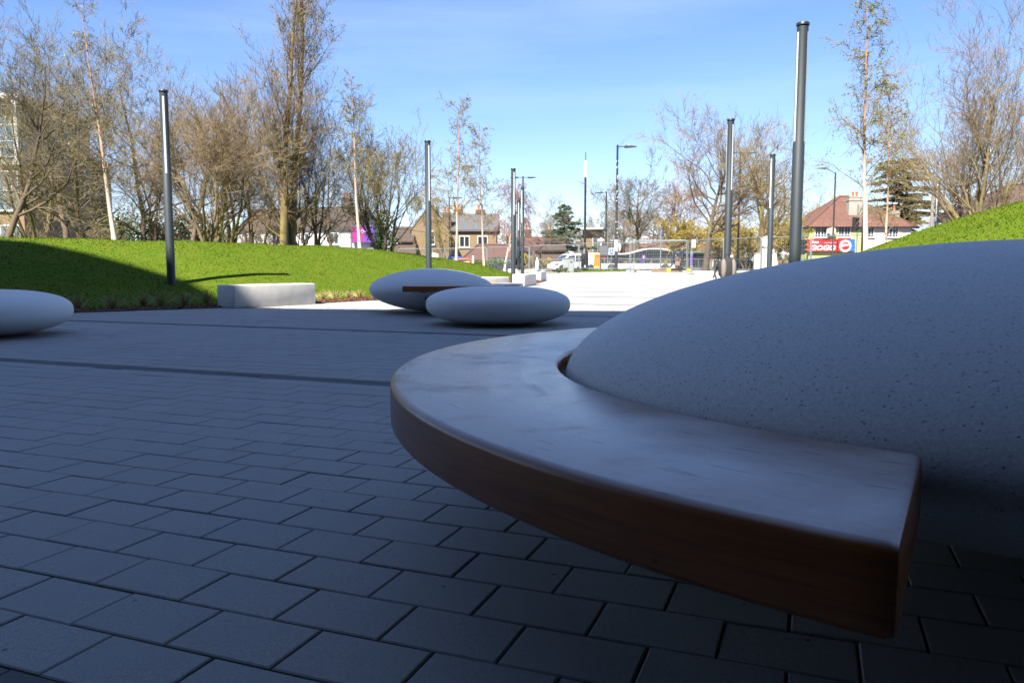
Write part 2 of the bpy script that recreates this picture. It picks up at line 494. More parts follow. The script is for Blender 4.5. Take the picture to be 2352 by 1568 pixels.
class MB:
    """collects simple solids into one mesh"""
    def __init__(s): s.v, s.f = [], []
    def add(s, vs, fs):
        n = len(s.v)
        s.v += [tuple(v) for v in vs]
        s.f += [tuple(i + n for i in f) for f in fs]
        return s
    def box(s, c, d, rz=0, bev=0.0, ry=0, rx=0):
        bm = bmesh.new()
        bmesh.ops.create_cube(bm, size=1)
        for v in bm.verts: v.co = Vector((v.co.x * d[0], v.co.y * d[1], v.co.z * d[2]))
        if bev: bmesh.ops.bevel(bm, geom=list(bm.edges), offset=bev, segments=2, affect='EDGES', profile=0.5)
        mt = Matrix.Translation(c) @ Matrix.Rotation(rz, 4, 'Z') @ Matrix.Rotation(ry, 4, 'Y') @ Matrix.Rotation(rx, 4, 'X')
        bm.verts.index_update()
        s.add([mt @ v.co for v in bm.verts], [[v.index for v in f.verts] for f in bm.faces])
        bm.free()
        return s
    def tube(s, pts, rs, n=8, cap=True):
        pts = [Vector(p) for p in pts]
        if not isinstance(rs, (list, tuple)): rs = [rs] * len(pts)
        vs, fs = [], []
        prev = None
        for i, p in enumerate(pts):
            t = (pts[min(i + 1, len(pts) - 1)] - pts[max(i - 1, 0)]).normalized()
            if prev is None:
                a = Vector((1, 0, 0)) if abs(t.x) < 0.9 else Vector((0, 1, 0))
                nn = (a - t * a.dot(t)).normalized()
            else:
                nn = (prev - t * prev.dot(t)).normalized()
            prev = nn
            b = t.cross(nn)
            for k in range(n):
                q = 2 * PI * k / n
                vs.append(p + (nn * math.cos(q) + b * math.sin(q)) * rs[i])
        for i in range(len(pts) - 1):
            for k in range(n):
                fs.append((i * n + k, i * n + (k + 1) % n, (i + 1) * n + (k + 1) % n, (i + 1) * n + k))
        if cap:
            fs.append(tuple(range(n - 1, -1, -1)))
            fs.append(tuple(range((len(pts) - 1) * n, len(pts) * n)))
        return s.add(vs, fs)
    def lathe(s, prof, n=24, c=(0, 0, 0), sx=1.0, sy=1.0):
        vs, fs = [], []
        for r, z in prof:
            for k in range(n):
                q = 2 * PI * k / n
                vs.append((c[0] + r * math.cos(q) * sx, c[1] + r * math.sin(q) * sy, c[2] + z))
        m = len(prof)
        for i in range(m - 1):
            for k in range(n):
                fs.append((i * n + k, i * n + (k + 1) % n, (i + 1) * n + (k + 1) % n, (i + 1) * n + k))
        fs.append(tuple(range(n - 1, -1, -1)))
        fs.append(tuple(range((m - 1) * n, m * n)))
        return s.add(vs, fs)
    def prism(s, poly, z0, z1):
        """polygon in xy extruded in z"""
        n = len(poly)
        vs = [(x, y, z0) for x, y in poly] + [(x, y, z1) for x, y in poly]
        fs = [tuple(range(n - 1, -1, -1)), tuple(range(n, 2 * n))]
        fs += [(i, (i + 1) % n, n + (i + 1) % n, n + i) for i in range(n)]
        return s.add(vs, fs)
    def side(s, poly, y0, y1):
        """polygon in xz extruded along y"""
        n = len(poly)
        vs = [(x, y0, z) for x, z in poly] + [(x, y1, z) for x, z in poly]
        fs = [tuple(range(n)), tuple(range(2 * n - 1, n - 1, -1))]
        fs += [((i + 1) % n, i, n + i, n + (i + 1) % n) for i in range(n)]
        return s.add(vs, fs)
    def ball(s, c, r, n=10, m=6):
        prof = []
        for i in range(m + 1):
            a = -PI / 2 + PI * i / m
            prof.append((max(1e-3, math.cos(a)), math.sin(a)))
        vs, fs = [], []
        for pr, z in prof:
            for k in range(n):
                q = 2 * PI * k / n
                vs.append((c[0] + r[0] * pr * math.cos(q), c[1] + r[1] * pr * math.sin(q), c[2] + r[2] * z))
        for i in range(m):
            for k in range(n):
                fs.append((i * n + k, i * n + (k + 1) % n, (i + 1) * n + (k + 1) % n, (i + 1) * n + k))
        return s.add(vs, fs)
    def mesh(s, name, mat, smooth=False, bev=0.0):
        me = bpy.data.meshes.new(name)
        me.from_pydata(s.v, [], s.f)
        if bev:
            bm = bmesh.new(); bm.from_mesh(me)
            es = [e for e in bm.edges if len(e.link_faces) == 2 and e.calc_face_angle(0) > 0.6]
            bmesh.ops.bevel(bm, geom=es, offset=bev, segments=2, affect='EDGES', profile=0.5)
            bmesh.ops.recalc_face_normals(bm, faces=bm.faces)
            bm.to_mesh(me); bm.free()
        me.materials.append(M[mat])
        if smooth:
            for p in me.polygons: p.use_smooth = True
            me.set_sharp_from_angle(angle=rad(40))
        me.update()
        return me
    def build(s, name, mat, parent=None, smooth=False, bev=0.0, loc=None):
        return link(name, s.mesh(name, mat, smooth, bev), parent, loc)

def copy_tree(o, parent=None):
    c = o.copy()
    COL.objects.link(c)
    if parent is not None: c.parent = parent
    for ch in o.children: copy_tree(ch, c)
    return c

def lettering(name, text, size, mat, parent, loc, rot=(PI / 2, 0, 0), depth=0.006, shear=0.0, sx=1.0, bold=0.0, spacing=1.0, align='LEFT'):
    cu = bpy.data.curves.new(name, 'FONT')
    cu.body = text
    cu.size = size
    cu.extrude = depth
    cu.shear = shear
    cu.offset = bold
    cu.space_character = spacing
    cu.align_x = align
    cu.resolution_u = 3
    tmp = bpy.data.objects.new(name, cu)
    COL.objects.link(tmp)
    bpy.context.view_layer.update()
    dg = bpy.context.evaluated_depsgraph_get()
    me = bpy.data.meshes.new_from_object(tmp.evaluated_get(dg))
    bpy.data.objects.remove(tmp)
    me.materials.clear()
    me.materials.append(M[mat])
    o = link(name, me, parent, loc)
    o.rotation_euler = rot
    o.scale = (sx, 1, 1)
    return o

# ================================================================== THE SETTING
LEFT_EDGE = [(-24, 14), (-14, 10.6), (-8.5, 10.4), (-6.47, 11.5), (-4.9, 12.75), (-3.6, 14.3), (-2.7, 15.8), (-1.5, 19.5), (-0.2, 24.5), (1.0, 30), (1.5, 34), (1.2, 40), (0.2, 47), (-2, 52)]
LEFT_POLY = LEFT_EDGE + [(-12, 56), (-45, 56), (-45, 14)]
RIGHT_EDGE = [(9, 3.0), (6.0, 6.0), (4.9, 9), (4.6, 12), (5.0, 16), (6.2, 19), (8.5, 22), (12, 24.5), (18, 26), (34, 27)]
RIGHT_POLY = RIGHT_EDGE + [(45, 27), (45, 3)]

def inpoly(x, y, poly):
    ins = np.zeros(x.shape, bool)
    n = len(poly)
    for i in range(n):
        x0, y0 = poly[i]; x1, y1 = poly[(i + 1) % n]
        c = ((y0 > y) != (y1 > y))
        with np.errstate(divide='ignore', invalid='ignore'):
            xi = (x1 - x0) * (y - y0) / (y1 - y0 + 1e-12) + x0
        ins ^= c & (x < xi)
    return ins

def pdist(x, y, line):
    d = np.full(x.shape, 1e9)
    for (x0, y0), (x1, y1) in zip(line[:-1], line[1:]):
        vx, vy = x1 - x0, y1 - y0
        t = np.clip(((x - x0) * vx + (y - y0) * vy) / (vx * vx + vy * vy), 0, 1)
        d = np.minimum(d, np.hypot(x - x0 - t * vx, y - y0 - t * vy))
    return d

def sd(x, y, line, poly):
    x = np.asarray(x, float); y = np.asarray(y, float)
    return np.where(inpoly(x, y, poly), 1, -1) * pdist(x, y, line)

def lump(x, y):
    return 0.022 * np.sin(x * 0.9 + 1.3 * np.sin(y * 0.35)) * np.cos(y * 0.7) + 0.010 * np.sin(x * 2.3 + y * 1.7)

def left_h(x, y):
    d = sd(x, y, LEFT_EDGE, LEFT_POLY)
    hm = np.interp(y, [10, 24, 30, 34, 38, 44, 50, 56], [1.28, 1.28, 1.0, 0.78, 0.62, 0.45, 0.2, 0.1])
    w = np.interp(y, [12, 20, 26, 34, 50], [6.6, 5.4, 4.4, 3.4, 3.0])
    off = np.interp(y, [13, 20, 26], [0.8, 0.5, 0.0])
    t = np.clip((d - off) / w, 0, 1)
    lin = np.interp(y, [15, 24], [0.0, 0.4])
    prof = lin * t + (1 - lin) * t * t * (3 - 2 * t)
    back = 1 - 0.45 * sstep(8.5, 15, d)
    h = hm * prof * back + lump(x, y) * t
    return np.where(d > 0, h + gz(x, y), np.maximum(-0.12, d * 0.6)), d

def right_h(x, y):
    d = sd(x, y, RIGHT_EDGE, RIGHT_POLY)
    t = np.clip(d / 9.5, 0, 1)
    h = 2.55 * (1 - (1 - t) ** 2.0) + lump(x + 3, y) * np.clip(d, 0, 1)
    return np.where(d > 0, h, np.maximum(-0.12, d * 0.6)), d

def height_mesh(name, fn, x0, x1, y0, y1, res, mat):
    xs = np.arange(x0, x1 + res, res); ys = np.arange(y0, y1 + res, res)
    gx, gy = np.meshgrid(xs, ys)
    z, d = fn(gx, gy)
    nx, ny = len(xs), len(ys)
    idx = np.arange(nx * ny).reshape(ny, nx)
    q = np.stack([idx[:-1, :-1], idx[:-1, 1:], idx[1:, 1:], idx[1:, :-1]], -1).reshape(-1, 4)
    keep = (d > -0.5).ravel()[q].any(1)
    q = q[keep]
    used = np.unique(q)
    rm = np.zeros(nx * ny, int); rm[used] = np.arange(len(used))
    v = np.stack([gx.ravel(), gy.ravel(), z.ravel()], 1)[used]
    return np_mesh(name, v, rm[q], mat, True)

ground = link('ground', np_mesh('ground', [(-700, -60, -0.16), (700, -60, -0.16), (700, 1500, -0.16), (-700, 1500, -0.16)], [(0, 1, 2, 3)], 'earth'))
tag(ground, kind='structure')

ml = link('grass_mound_left', height_mesh('grass_mound_left', left_h, -45, 2.5, 9.5, 56, 0.25, 'grass_turf'))
tag(ml, 'long low lawn mound curving along the left of the plaza', kind='structure')
mr = link('grass_mound_right', height_mesh('grass_mound_right', right_h, 4, 45, 3, 27.5, 0.25, 'grass_turf'))
tag(mr, 'steep bright lawn mound rising behind the big stone on the right', kind='structure')

# short blades over both lawns
def blades(name, fn, x0, x1, y0, y1, n, parent, seed, dmax):
    rg = np.random.default_rng(seed)
    x = rg.uniform(x0, x1, n); y = rg.uniform(y0, y1, n)
    z, d = fn(x, y)
    k = (d > 0.75) & (d < dmax) & (np.abs(x) < 0.70 * y + 1.2)
    x, y, z = x[k], y[k], z[k]
    m = len(x)
    a = rg.uniform(0, 2 * PI, m)
    hgt = rg.uniform(0.010, 0.027, m)
    w = rg.uniform(0.006, 0.013, m)
    lx, ly = rg.normal(0, 0.02, m), rg.normal(0, 0.02, m)
    v = np.empty((m, 3, 3))
    v[:, 0] = np.stack([x - w * np.cos(a), y - w * np.sin(a), z - 0.004], 1)
    v[:, 1] = np.stack([x + w * np.cos(a), y + w * np.sin(a), z - 0.004], 1)
    v[:, 2] = np.stack([x + lx, y + ly, z + hgt], 1)
    o = link(name, np_mesh(name, v.reshape(-1, 3), np.arange(m * 3).reshape(-1, 3), 'grass_blade'), parent)
    tag(o, kind='stuff')
blades('grass', left_h, -18, 1.5, 11, 34, 250000, ml, 1, 9.5)
blades('grass', right_h, 4.5, 16, 9, 26, 150000, mr, 2, 9.0)

# bark-mulch beds along the foot of the left mound
def bed(name, pts, w, label, seed, chips):
    pts = [Vector((*p, 0)) for p in pts]
    vs, fs = [], []
    samp = []
    for a, b in zip(pts[:-1], pts[1:]):
        nseg = max(2, int((b - a).length / 0.4))
        for i in range(nseg): samp.append(a.lerp(b, i / nseg))
    samp.append(pts[-1])
    m = 5
    for i, p in enumerate(samp):
        t = (samp[min(i + 1, len(samp) - 1)] - samp[max(i - 1, 0)]).normalized()
        nrm = Vector((-t.y, t.x, 0))
        for j in range(m):
            q = p + nrm * (w * j / (m - 1) * (1 + 0.12 * math.sin(i * 0.9)))
            h, _ = left_h(np.array([q.x]), np.array([q.y]))
            vs.append((q.x, q.y, max(float(h[0]), 0) + 0.012 + 0.02 * math.sin(PI * min(j, 3) / 3)))
    for i in range(len(samp) - 1):
        for j in range(m - 1):
            a = i * m + j
            fs.append((a, a + m, a + m + 1, a + 1))
    o = link(name, np_mesh(name, vs, [np.array(fs)], 'mulch', True))
    tag(o, label, kind='structure')
    rg = np.random.default_rng(seed)
    ii = rg.integers(0, len(fs), chips)
    V = np.array(vs)
    c = np.array(fs)[ii]
    u = rg.random((chips, 1)); w2 = rg.random((chips, 1))
    P = (V[c[:, 0]] * (1 - u) + V[c[:, 1]] * u) * (1 - w2) + (V[c[:, 3]] * (1 - u) + V[c[:, 2]] * u) * w2
    vv = P[:, None, :] + rg.normal(0, 1, (chips, 4, 3)) * np.array([0.022, 0.022, 0.010])
    vv[:, :, 2] = np.maximum(vv[:, :, 2], P[:, None, 2]) + 0.004
    k = link('bark_chips', np_mesh('bark_chips', vv.reshape(-1, 3), np.arange(chips * 4).reshape(-1, 4), 'mulch_chip'), o)
    tag(k, kind='stuff')
    return o
bed('mulch_bed', [(-9.5, 10.35), (-8.5, 10.38), (-6.47, 11.48), (-4.9, 12.73), (-3.6, 14.28), (-2.7, 15.78), (-1.9, 18.2)], 0.75, 'bark mulch bed along the foot of the left lawn', 5, 5000)
bed('mulch_bed', [(-0.1, 24.9), (0.5, 27.6), (1.0, 30), (1.45, 33.6), (1.4, 36)], 0.9, 'bark mulch bed between the far white blocks', 6, 1500)

# ------------------------------------------------------------------ plaza paving
ROW, LEN, Y0 = 0.16, 0.24, 0.9016
CY, SY = math.cos(YAW), math.sin(YAW)
def g2w(X, Y): return CY * X + SY * Y, -SY * X + CY * Y
def w2g(x, y): return CY * x - SY * y, SY * x + CY * y

YS = Y0 + 80 * ROW                      # blocks are modelled up to this course
# far sheet, in world axes, clipped along the last modelled course
def far_sheet():
    vs, fs = [], []
    us = np.linspace(-30, 40, 60)
    vsn = np.concatenate([np.linspace(YS, 30, 22), np.linspace(31, 76, 44)])
    for v in vsn:
        for u in us:
            x, y = g2w(u, v)
            vs.append((x, y, float(gz(np.array(x), np.array(y)))))
    n = len(us)
    for i in range(len(vsn) - 1):
        for j in range(n - 1):
            if vs[i * n + j][1] > 66.5: continue
            fs.append((i * n + j, i * n + j + 1, (i + 1) * n + j + 1, (i + 1) * n + j))
    return np_mesh('plaza_paving', vs, [np.array(fs)], 'paving_far', True)
plaza = link('plaza_paving', far_sheet())
tag(plaza, 'pale block paved plaza with narrow dark courses', kind='structure')
corners = [g2w(-16, -3.0), g2w(16, -3.0), g2w(16, YS), g2w(-16, YS)]
link('joint_bed', np_mesh('joint_bed', [(x, y, -0.009) for x, y in corners], [(0, 1, 2, 3)], 'joint_sand'), plaza)

def paver_geo(l, w):
    """chamfered block top, origin at the middle of its top face: 9 quads"""
    c, hz = 0.0030, 0.05
    a, b = l / 2, w / 2
    top = [(-a + c, -b + c, 0), (a - c, -b + c, 0), (a - c, b - c, 0), (-a + c, b - c, 0)]
    mid = [(-a, -b, -c * 0.8), (a, -b, -c * 0.8), (a, b, -c * 0.8), (-a, b, -c * 0.8)]
    bot = [(-a, -b, -hz), (a, -b, -hz), (a, b, -hz), (-a, b, -hz)]
    f = [(0, 1, 2, 3)]
    for i in range(4):
        j = (i + 1) % 4
        f.append((4 + i, 4 + j, j, i)); f.append((8 + i, 8 + j, 4 + j, 4 + i))
    return np.array(top + mid + bot), np.array(f)

GAP = 0.0052
pv, pf = paver_geo(LEN - GAP, ROW - GAP)
dv, df = paver_geo(LEN - GAP, ROW / 2 - GAP)
me_p = np_mesh('paver', pv, pf, 'paver')
me_d = np_mesh('dark_paver', dv, df, 'paver_dark')
rg = np.random.default_rng(11)
cells = []                              # (distance, X, Y, dark)
for k in range(-4, 80):
    dark = (k % 20 == 19)
    for sub in range(2 if dark else 1):
        yc = Y0 + k * ROW + (ROW / 4 + sub * ROW / 2 if dark else ROW / 2)
        x0 = ((-7.649 - 0.75 * k) % 1.5) * ROW + (0.06 if dark and sub else 0)
        for i in range(-48, 42):
            xc = x0 + (i + 0.5) * LEN
            wx, wy = g2w(xc, yc)
            if wy < 0.35 or abs(wx) > 0.665 * wy + 1.0: continue
            cells.append((math.hypot(wx, wy), xc, yc, dark, wx, wy))
cx_ = np.array([c[4] for c in cells]); cy_ = np.array([c[5] for c in cells])
okc = (sd(cx_, cy_, LEFT_EDGE, LEFT_POLY) < 0.1) & (sd(cx_, cy_, RIGHT_EDGE, RIGHT_POLY) < 0.1)
cells = [c for c, o in zip(cells, okc) if o]
def inframe(c):
    wx, wy = c[4], c[5]
    dd = wy * CP + CAM_H * SP
    return abs(wx / dd) < 0.66 and (CAM_H * CP - wy * SP) / dd < 0.445
vis = sorted([c for c in cells if inframe(c)], key=lambda c: c[0])
single = set(id(c) for c in vis[:300])
rest = {False: [], True: []}
for c in cells:
    jit = (rg.normal(0, 0.0006), rg.normal(0, 0.0006), rg.normal(0, 0.0008))
    tilt = (rg.normal(0, 0.0035), rg.normal(0, 0.0035))
    if id(c) in single:
        o = link('dark_paver' if c[3] else 'paver', me_d if c[3] else me_p, plaza, (c[4] + jit[0], c[5] + jit[1], min(jit[2], 0.001)))
        o.rotation_euler = (tilt[0], tilt[1], -YAW)
    else:
        rest[c[3]].append((c[1] + jit[0], c[2] + jit[1], min(jit[2], 0.001), tilt))
for dark, lst in rest.items():
    v0, f0 = (dv, df) if dark else (pv, pf)
    n = len(lst)
    P = np.array([(a, b, cz) for a, b, cz, _ in lst])
    T = np.array([t for *_, t in lst])
    V = v0[None] + P[:, None, :]
    V[:, :, 2] += v0[None, :, 1] * T[:, None, 0] - v0[None, :, 0] * T[:, None, 1]
    W = np.stack([CY * V[..., 0] + SY * V[..., 1], -SY * V[..., 0] + CY * V[..., 1], V[..., 2]], -1)
    Fa = (f0[None] + (np.arange(n) * len(v0))[:, None, None]).reshape(-1, 4)
    o = link('dark_pavers' if dark else 'pavers', np_mesh('pavers', W.reshape(-1, 3), Fa, 'paver_dark' if dark else 'paver'), plaza)
    tag(o, kind='stuff')
# narrow dark courses further off
for k in range(99, 340, 20):
    ya = Y0 + k * ROW
    us = np.linspace(-14, 22, 40)
    vs, fs = [], []
    for u in us:
        for v in (ya, ya + ROW):
            x, y = g2w(u, v)
            vs.append((x, y, float(gz(np.array(x), np.array(y))) + 0.004))
    for i in range(len(us) - 1):
        if vs[2 * i][1] < 66 : fs.append((2 * i, 2 * i + 2, 2 * i + 3, 2 * i + 1))
    link('dark_course', np_mesh('dark_course', vs, [np.array(fs)], 'paver_dark'), plaza)

# road, footway and verges beyond the plaza
def sheet(name, poly, z, mat, label, n=1):
    o = link(name, np_mesh(name, [(x, y, z) for x, y in poly], [np.array([range(len(poly))])], mat))
    return tag(o, label, kind='structure')
sheet('road', [(-120, 70.5), (140, 70.5), (140, 92), (-120, 92)], 0.002, 'asphalt', 'asphalt road running across behind the fences')
sheet('footway', [(-120, 66.3), (140, 66.3), (140, 70.4), (-120, 70.4)], 0.06, 'footway', 'paved footway beside the road')
sheet('pavement', [(-120, 92.1), (140, 92.1), (140, 97), (-120, 97)], 0.06, 'footway', 'pavement on the far side of the road')

def verge(name, pts, label):
    n = len(pts)
    c = Vector((sum(p[0] for p in pts) / n, sum(p[1] for p in pts) / n, 0))
    vs = []
    for s, dz in ((1.0, 0.004), (0.93, 0.05), (0.5, 0.10), (0.001, 0.12)):
        for p in pts:
            q = c + (Vector((*p, 0)) - c) * s
            vs.append((q.x, q.y, float(gz(np.array(q.x), np.array(q.y))) + dz))
    fs = [(i * n + j, i * n + (j + 1) % n, (i + 1) * n + (j + 1) % n, (i + 1) * n + j) for i in range(3) for j in range(n)]
    o = link(name, np_mesh(name, vs, [np.array(fs)], 'grass_turf', True))
    return tag(o, label, kind='structure')
verge('grass_verge', [(2.2, 56.5), (5, 55), (8.4, 55.4), (9.0, 57), (6, 59.5), (3, 59.5)], 'thin strip of grass round the black mast and grey cabinet')
verge('grass_verge', [(9.6, 43.5), (11.6, 41.5), (15, 40), (22, 38), (24, 42), (18, 45), (13, 45.5)], 'low grass tip beyond the white blocks on the right')

# a hedge of the scene out of shot: the building that shades the plaza, plus an unseen overhead slab added to darken the near paving
b = thing('station_building', 'grey building behind the viewer whose shadow covers the near paving', 'building')
foot = [(41, -14.6), (-5.41, -8.05), (-7.75, -7.3), (-13.51, -6.65), (-14.11, -6.1), (-15.11, -4.65), (-16.0, -3.45), (-21.5, -1.25), (-30.2, 4.0), (-60, -10), (-60, -40), (41, -40)]
MB().prism(foot, -0.1, 24.0).build('wall', 'wall_dark', b)
MB().prism([(14, -10.7), (14, 0.6), (5, 1.0), (-9.4, 0.6), (-9.4, -7.05)], 3.3, 3.65).build('added_shade_canopy', 'wall_dark', b)

# ================================================================== STONE SEATS
def lens(R, c_top, c_bot, zc, n_t, n_b, m_t=2.0, m_b=2.0, seg=96, flat=0.0):
    prof = []
    N = 26
    for i in range(N + 1):
        t = -PI / 2 + PI / 2 * i / N
        r = R * max(0.0, math.cos(t)) ** (2 / n_b); z = zc - c_bot * abs(math.sin(t)) ** (2 / m_b)
        prof.append((max(r, 0.002), max(z, flat)))
    for i in range(1, N + 1):
        t = PI / 2 * i / N
        r = R * max(0.0, math.cos(t)) ** (2 / n_t); z = zc + c_top * math.sin(t) ** (2 / m_t)
        prof.append((max(r, 0.002), z))
    return prof

def arc_bench(r0, r1, a0, a1, z0, z1, bev=0.018, seg=72, skew=0.0):
    """flat timber arc with rounded arrises"""
    prof = []
    w = r1 - r0
    def corner(cx, cz, s):
        return [(cx + bev * math.cos(s + PI / 2 * i / 4), cz + bev * math.sin(s + PI / 2 * i / 4)) for i in range(5)]
    prof += corner(r1 - bev, z1 - bev, 0)
    prof += corner(r0 + bev, z1 - bev, PI / 2)
    prof += corner(r0 + bev, z0 + bev, PI)
    prof += corner(r1 - bev, z0 + bev, 1.5 * PI)
    m = len(prof)
    vs, fs = [], []
    # rings; the two at each end are shrunk a little so the ends are rounded too
    rings = [(a0, 0.010), (a0 + 0.002, 0.004), (a0 + 0.008, 0.0)] if a1 > a0 else [(a0, 0.010), (a0 - 0.002, 0.004), (a0 - 0.008, 0.0)]
    sg = 1 if a1 > a0 else -1
    body = [(a0 + sg * 0.008 + (a1 - a0 - sg * 0.016) * i / seg, 0.0) for i in range(1, seg + 1)]
    ends = [(a1 - sg * 0.002, 0.004), (a1, 0.010)]
    rings = rings + body + ends
    cxm, czm = (r0 + r1) / 2, (z0 + z1) / 2
    for a, sh in rings:
        for (r, z) in prof:
            rr = cxm + (r - cxm) * (1 - sh / (w / 2)); zz = czm + (z - czm) * (1 - sh / ((z1 - z0) / 2))
            aa = a + skew * max(0.0, 1 - abs(a - a0) / 0.5) * (r1 - rr) / w
            vs.append((rr * math.cos(aa), rr * math.sin(aa), zz))
    n = len(rings)
    for i in range(n - 1):
        for j in range(m):
            q = (i * m + j, i * m + (j + 1) % m, (i + 1) * m + (j + 1) % m, (i + 1) * m + j)
            fs.append(q if sg < 0 else q[::-1])
    fs.append(tuple(range(m)) if sg > 0 else tuple(range(m - 1, -1, -1)))
    e = tuple(range((n - 1) * m, n * m))
    fs.append(e[::-1] if sg > 0 else e)
    return MB().add(vs, fs)

def brackets(root, angs, r0, r1, z):
    for a in angs:
        q = MB()
        rm = (r0 + r1) / 2
        q.box((rm * math.cos(a), rm * math.sin(a), z - 0.006), (r1 - r0, 0.07, 0.012), rz=a)
        q.box(((r0 + 0.05) * math.cos(a), (r0 + 0.05) * math.sin(a), z - 0.06), (0.10, 0.012, 0.11), rz=a)
        q.build('bracket', 'black_paint', root)

big = thing('stone_pebble', 'huge pale speckled stone with a curved timber bench in the right foreground', 'stone seat', (1.31, 1.998, 0))
MB().lathe(lens(1.17, 0.365, 0.40, 0.40, 1.70, 1.06, 2.0, 1.7), 160).build('stone', 'pebble_stone', big, smooth=True)
ob = arc_bench(1.188, 1.605, rad(233.8), rad(92), 0.342, 0.440, 0.014, 110, rad(-2.2)).build('bench_top', 'bench_wood', big, smooth=True)
tag(ob, 'curved varnished timber seat with rounded edges')
brackets(big, [rad(215), rad(180), rad(140), rad(108)], 1.0, 1.45, 0.352)

far = thing('stone_pebble', 'pale domed stone with a timber bench behind the low oval stone', 'stone seat', (-1.20, 11.75, 0))
MB().lathe(lens(0.93, 0.31, 0.34, 0.34, 1.8, 1.45), 96).build('stone', 'pebble_smooth', far, smooth=True)
arc_bench(0.97, 1.37, rad(259), rad(400), 0.345, 0.425, 0.016, 72).build('bench_top', 'bench_wood', far, smooth=True)
brackets(far, [rad(270), rad(315), rad(360)], 0.80, 1.25, 0.345)

mid = MB().lathe(lens(0.86, 0.215, 0.235, 0.235, 2.6, 2.4, 2.5, 2.4), 96).build('oval_pebble', 'pebble_smooth', smooth=True)
mid.location = (-0.165, 9.35, 0)
tag(mid, 'low oval white stone seat in the middle of the shaded paving', 'stone seat')
lp = MB().lathe(lens(0.86, 0.22, 0.24, 0.24, 2.6, 2.4, 2.5, 2.4), 96).build('oval_pebble', 'pebble_smooth', smooth=True)
lp.location = (-5.33, 7.75, 0)
tag(lp, 'rounded white stone seat cut off by the left picture edge', 'stone seat')

# ================================================================== CONCRETE BLOCKS
def block(A, theta, l, w, h, label, z=0.0):
    """A: near corner on the ground, theta: bearing of the long face"""
    u = Vector((math.cos(theta), math.sin(theta), 0)); v = Vector((-u.y, u.x, 0))
    c = Vector((*A, 0)) + u * l / 2 + v * w / 2
    o = MB().box((0, 0, h / 2), (l, w, h), 0, 0.022).build('concrete_block', 'concrete', smooth=False)
    for p in o.data.polygons: p.use_smooth = True
    o.data.set_sharp_from_angle(angle=rad(50))
    o.location = (c.x, c.y, z)
    o.rotation_euler = (0, 0, theta)
    return tag(o, label, 'block', 'pale concrete bench blocks')
block((-4.50, 12.69), rad(56), 1.72, 0.46, 0.375, 'pale concrete bench block half in shadow at the foot of the left lawn')
block((-1.1, 18.8), rad(55), 1.8, 0.46, 0.40, 'concrete bench block half hidden behind the domed stone')
block((0.41, 25.7), rad(75), 1.7, 0.42, 0.40, 'bright concrete block in front of the seated person')
block((1.22, 32.9), rad(80), 1.7, 0.42, 0.42, 'bright concrete block standing at the tip of the mulch bed', 0.0)
block((0.42, 37.2), rad(40), 1.3, 0.45, 0.44, 'white concrete block under the water bottle', 0.03)
block((1.25, 38.2), rad(60), 0.9, 0.4, 0.42, 'small white block right of the one with the bottle', 0.04)
block((4.73, 21.0), rad(8), 1.8, 0.46, 0.40, 'bright white block above the edge of the big stone')
block((7.25, 30.4), rad(12), 1.3, 0.46, 0.41, 'white block behind and right of the nearer white block', 0.0)
block((4.05, 15.85), rad(8), 1.5, 0.46, 0.41, 'concrete block carrying the grey backpack', 0.0)
block((0.05, 40.8), rad(35), 1.5, 0.45, 0.45, 'concrete block the hunched person sits on', 0.06)

# ================================================================== LAMP COLUMNS OF THE PLAZA
def lamp_column():
    root = thing('lamp_column', 'x', 'lamp')
    r = 0.0735
    MB().lathe([(0.13, 0), (0.13, 0.012), (0.078, 0.014), (0.0765, 2.33), (r, 2.335), (r, 3.87)], 28).build('column', 'lamp_grey', root, smooth=True)
    MB().lathe([(0.02, 3.868), (0.087, 3.869), (0.087, 3.895), (0.08, 3.905), (0.02, 3.906)], 28).build('cap', 'lamp_cap', root, smooth=True)
    for a in (0, 2 * PI / 3, 4 * PI / 3):
        vs, fs = [], []
        K = 6
        for z in (2.36, 3.78):
            for i in range(K + 1):
                q = a + rad(-13 + 26 * i / K)
                vs.append(((r + 0.0025) * math.cos(q), (r + 0.0025) * math.sin(q), z))
        for i in range(K): fs.append((i, i + 1, K + 2 + i, K + 1 + i))
        MB().add(vs, fs).build('light_strip', 'lamp_diffuser', root, smooth=True)
    return root
LAMPS = [
    (392, 15.1, -75, 'tall slim grey lamp column at the left lawn edge beside the concrete block'),
    (985, 20.75, -60, 'slim grey lamp column rising behind the domed stone'),
    (1179, 26.7, 170, 'slim grey lamp column just left of the bright block, nearest of its row'),
    (1200, 34.9, 0, 'slim grey lamp column right of the seated person'),
    (1191, 41.0, 150, 'slim lamp column behind the seated person'),
    (1187, 49.0, 160, 'farthest slim lamp column of the row by the seated person'),
    (1825, 10.74, 200, 'largest slim grey lamp column on the right, above the big stone'),
    (1670, 17.6, 180, 'slim grey lamp column behind the backpack'),
    (1767, 23.1, -15, 'slim lamp column with a round blue sign behind it'),
    (2146, 30.3, -20, 'slim lamp column half sunk behind the right lawn mound'),
]
proto = lamp_column()
for i, (px, Y, a, lab) in enumerate(LAMPS):
    o = proto if i == 0 else copy_tree(proto)
    x = xat(px, Y)
    hh = max(float(left_h(np.array([x]), np.array([Y]))[0][0]), float(gz(np.array(x), np.array(Y)))) if x < 2 else float(gz(np.array(x), np.array(Y)))
    o.location = (x, Y, max(hh, 0) - 0.01 if Y < 30 else hh)
    if Y < 30 and px < 1100: o.location.z = max(0, hh) * 0.2
    o.rotation_euler = (0, 0, rad(a))
    tag(o, lab, 'lamp', 'slim lamp columns round the plaza')

# ================================================================== TREES
def norm(v): return v / np.maximum(np.linalg.norm(v, axis=-1, keepdims=True), 1e-9)

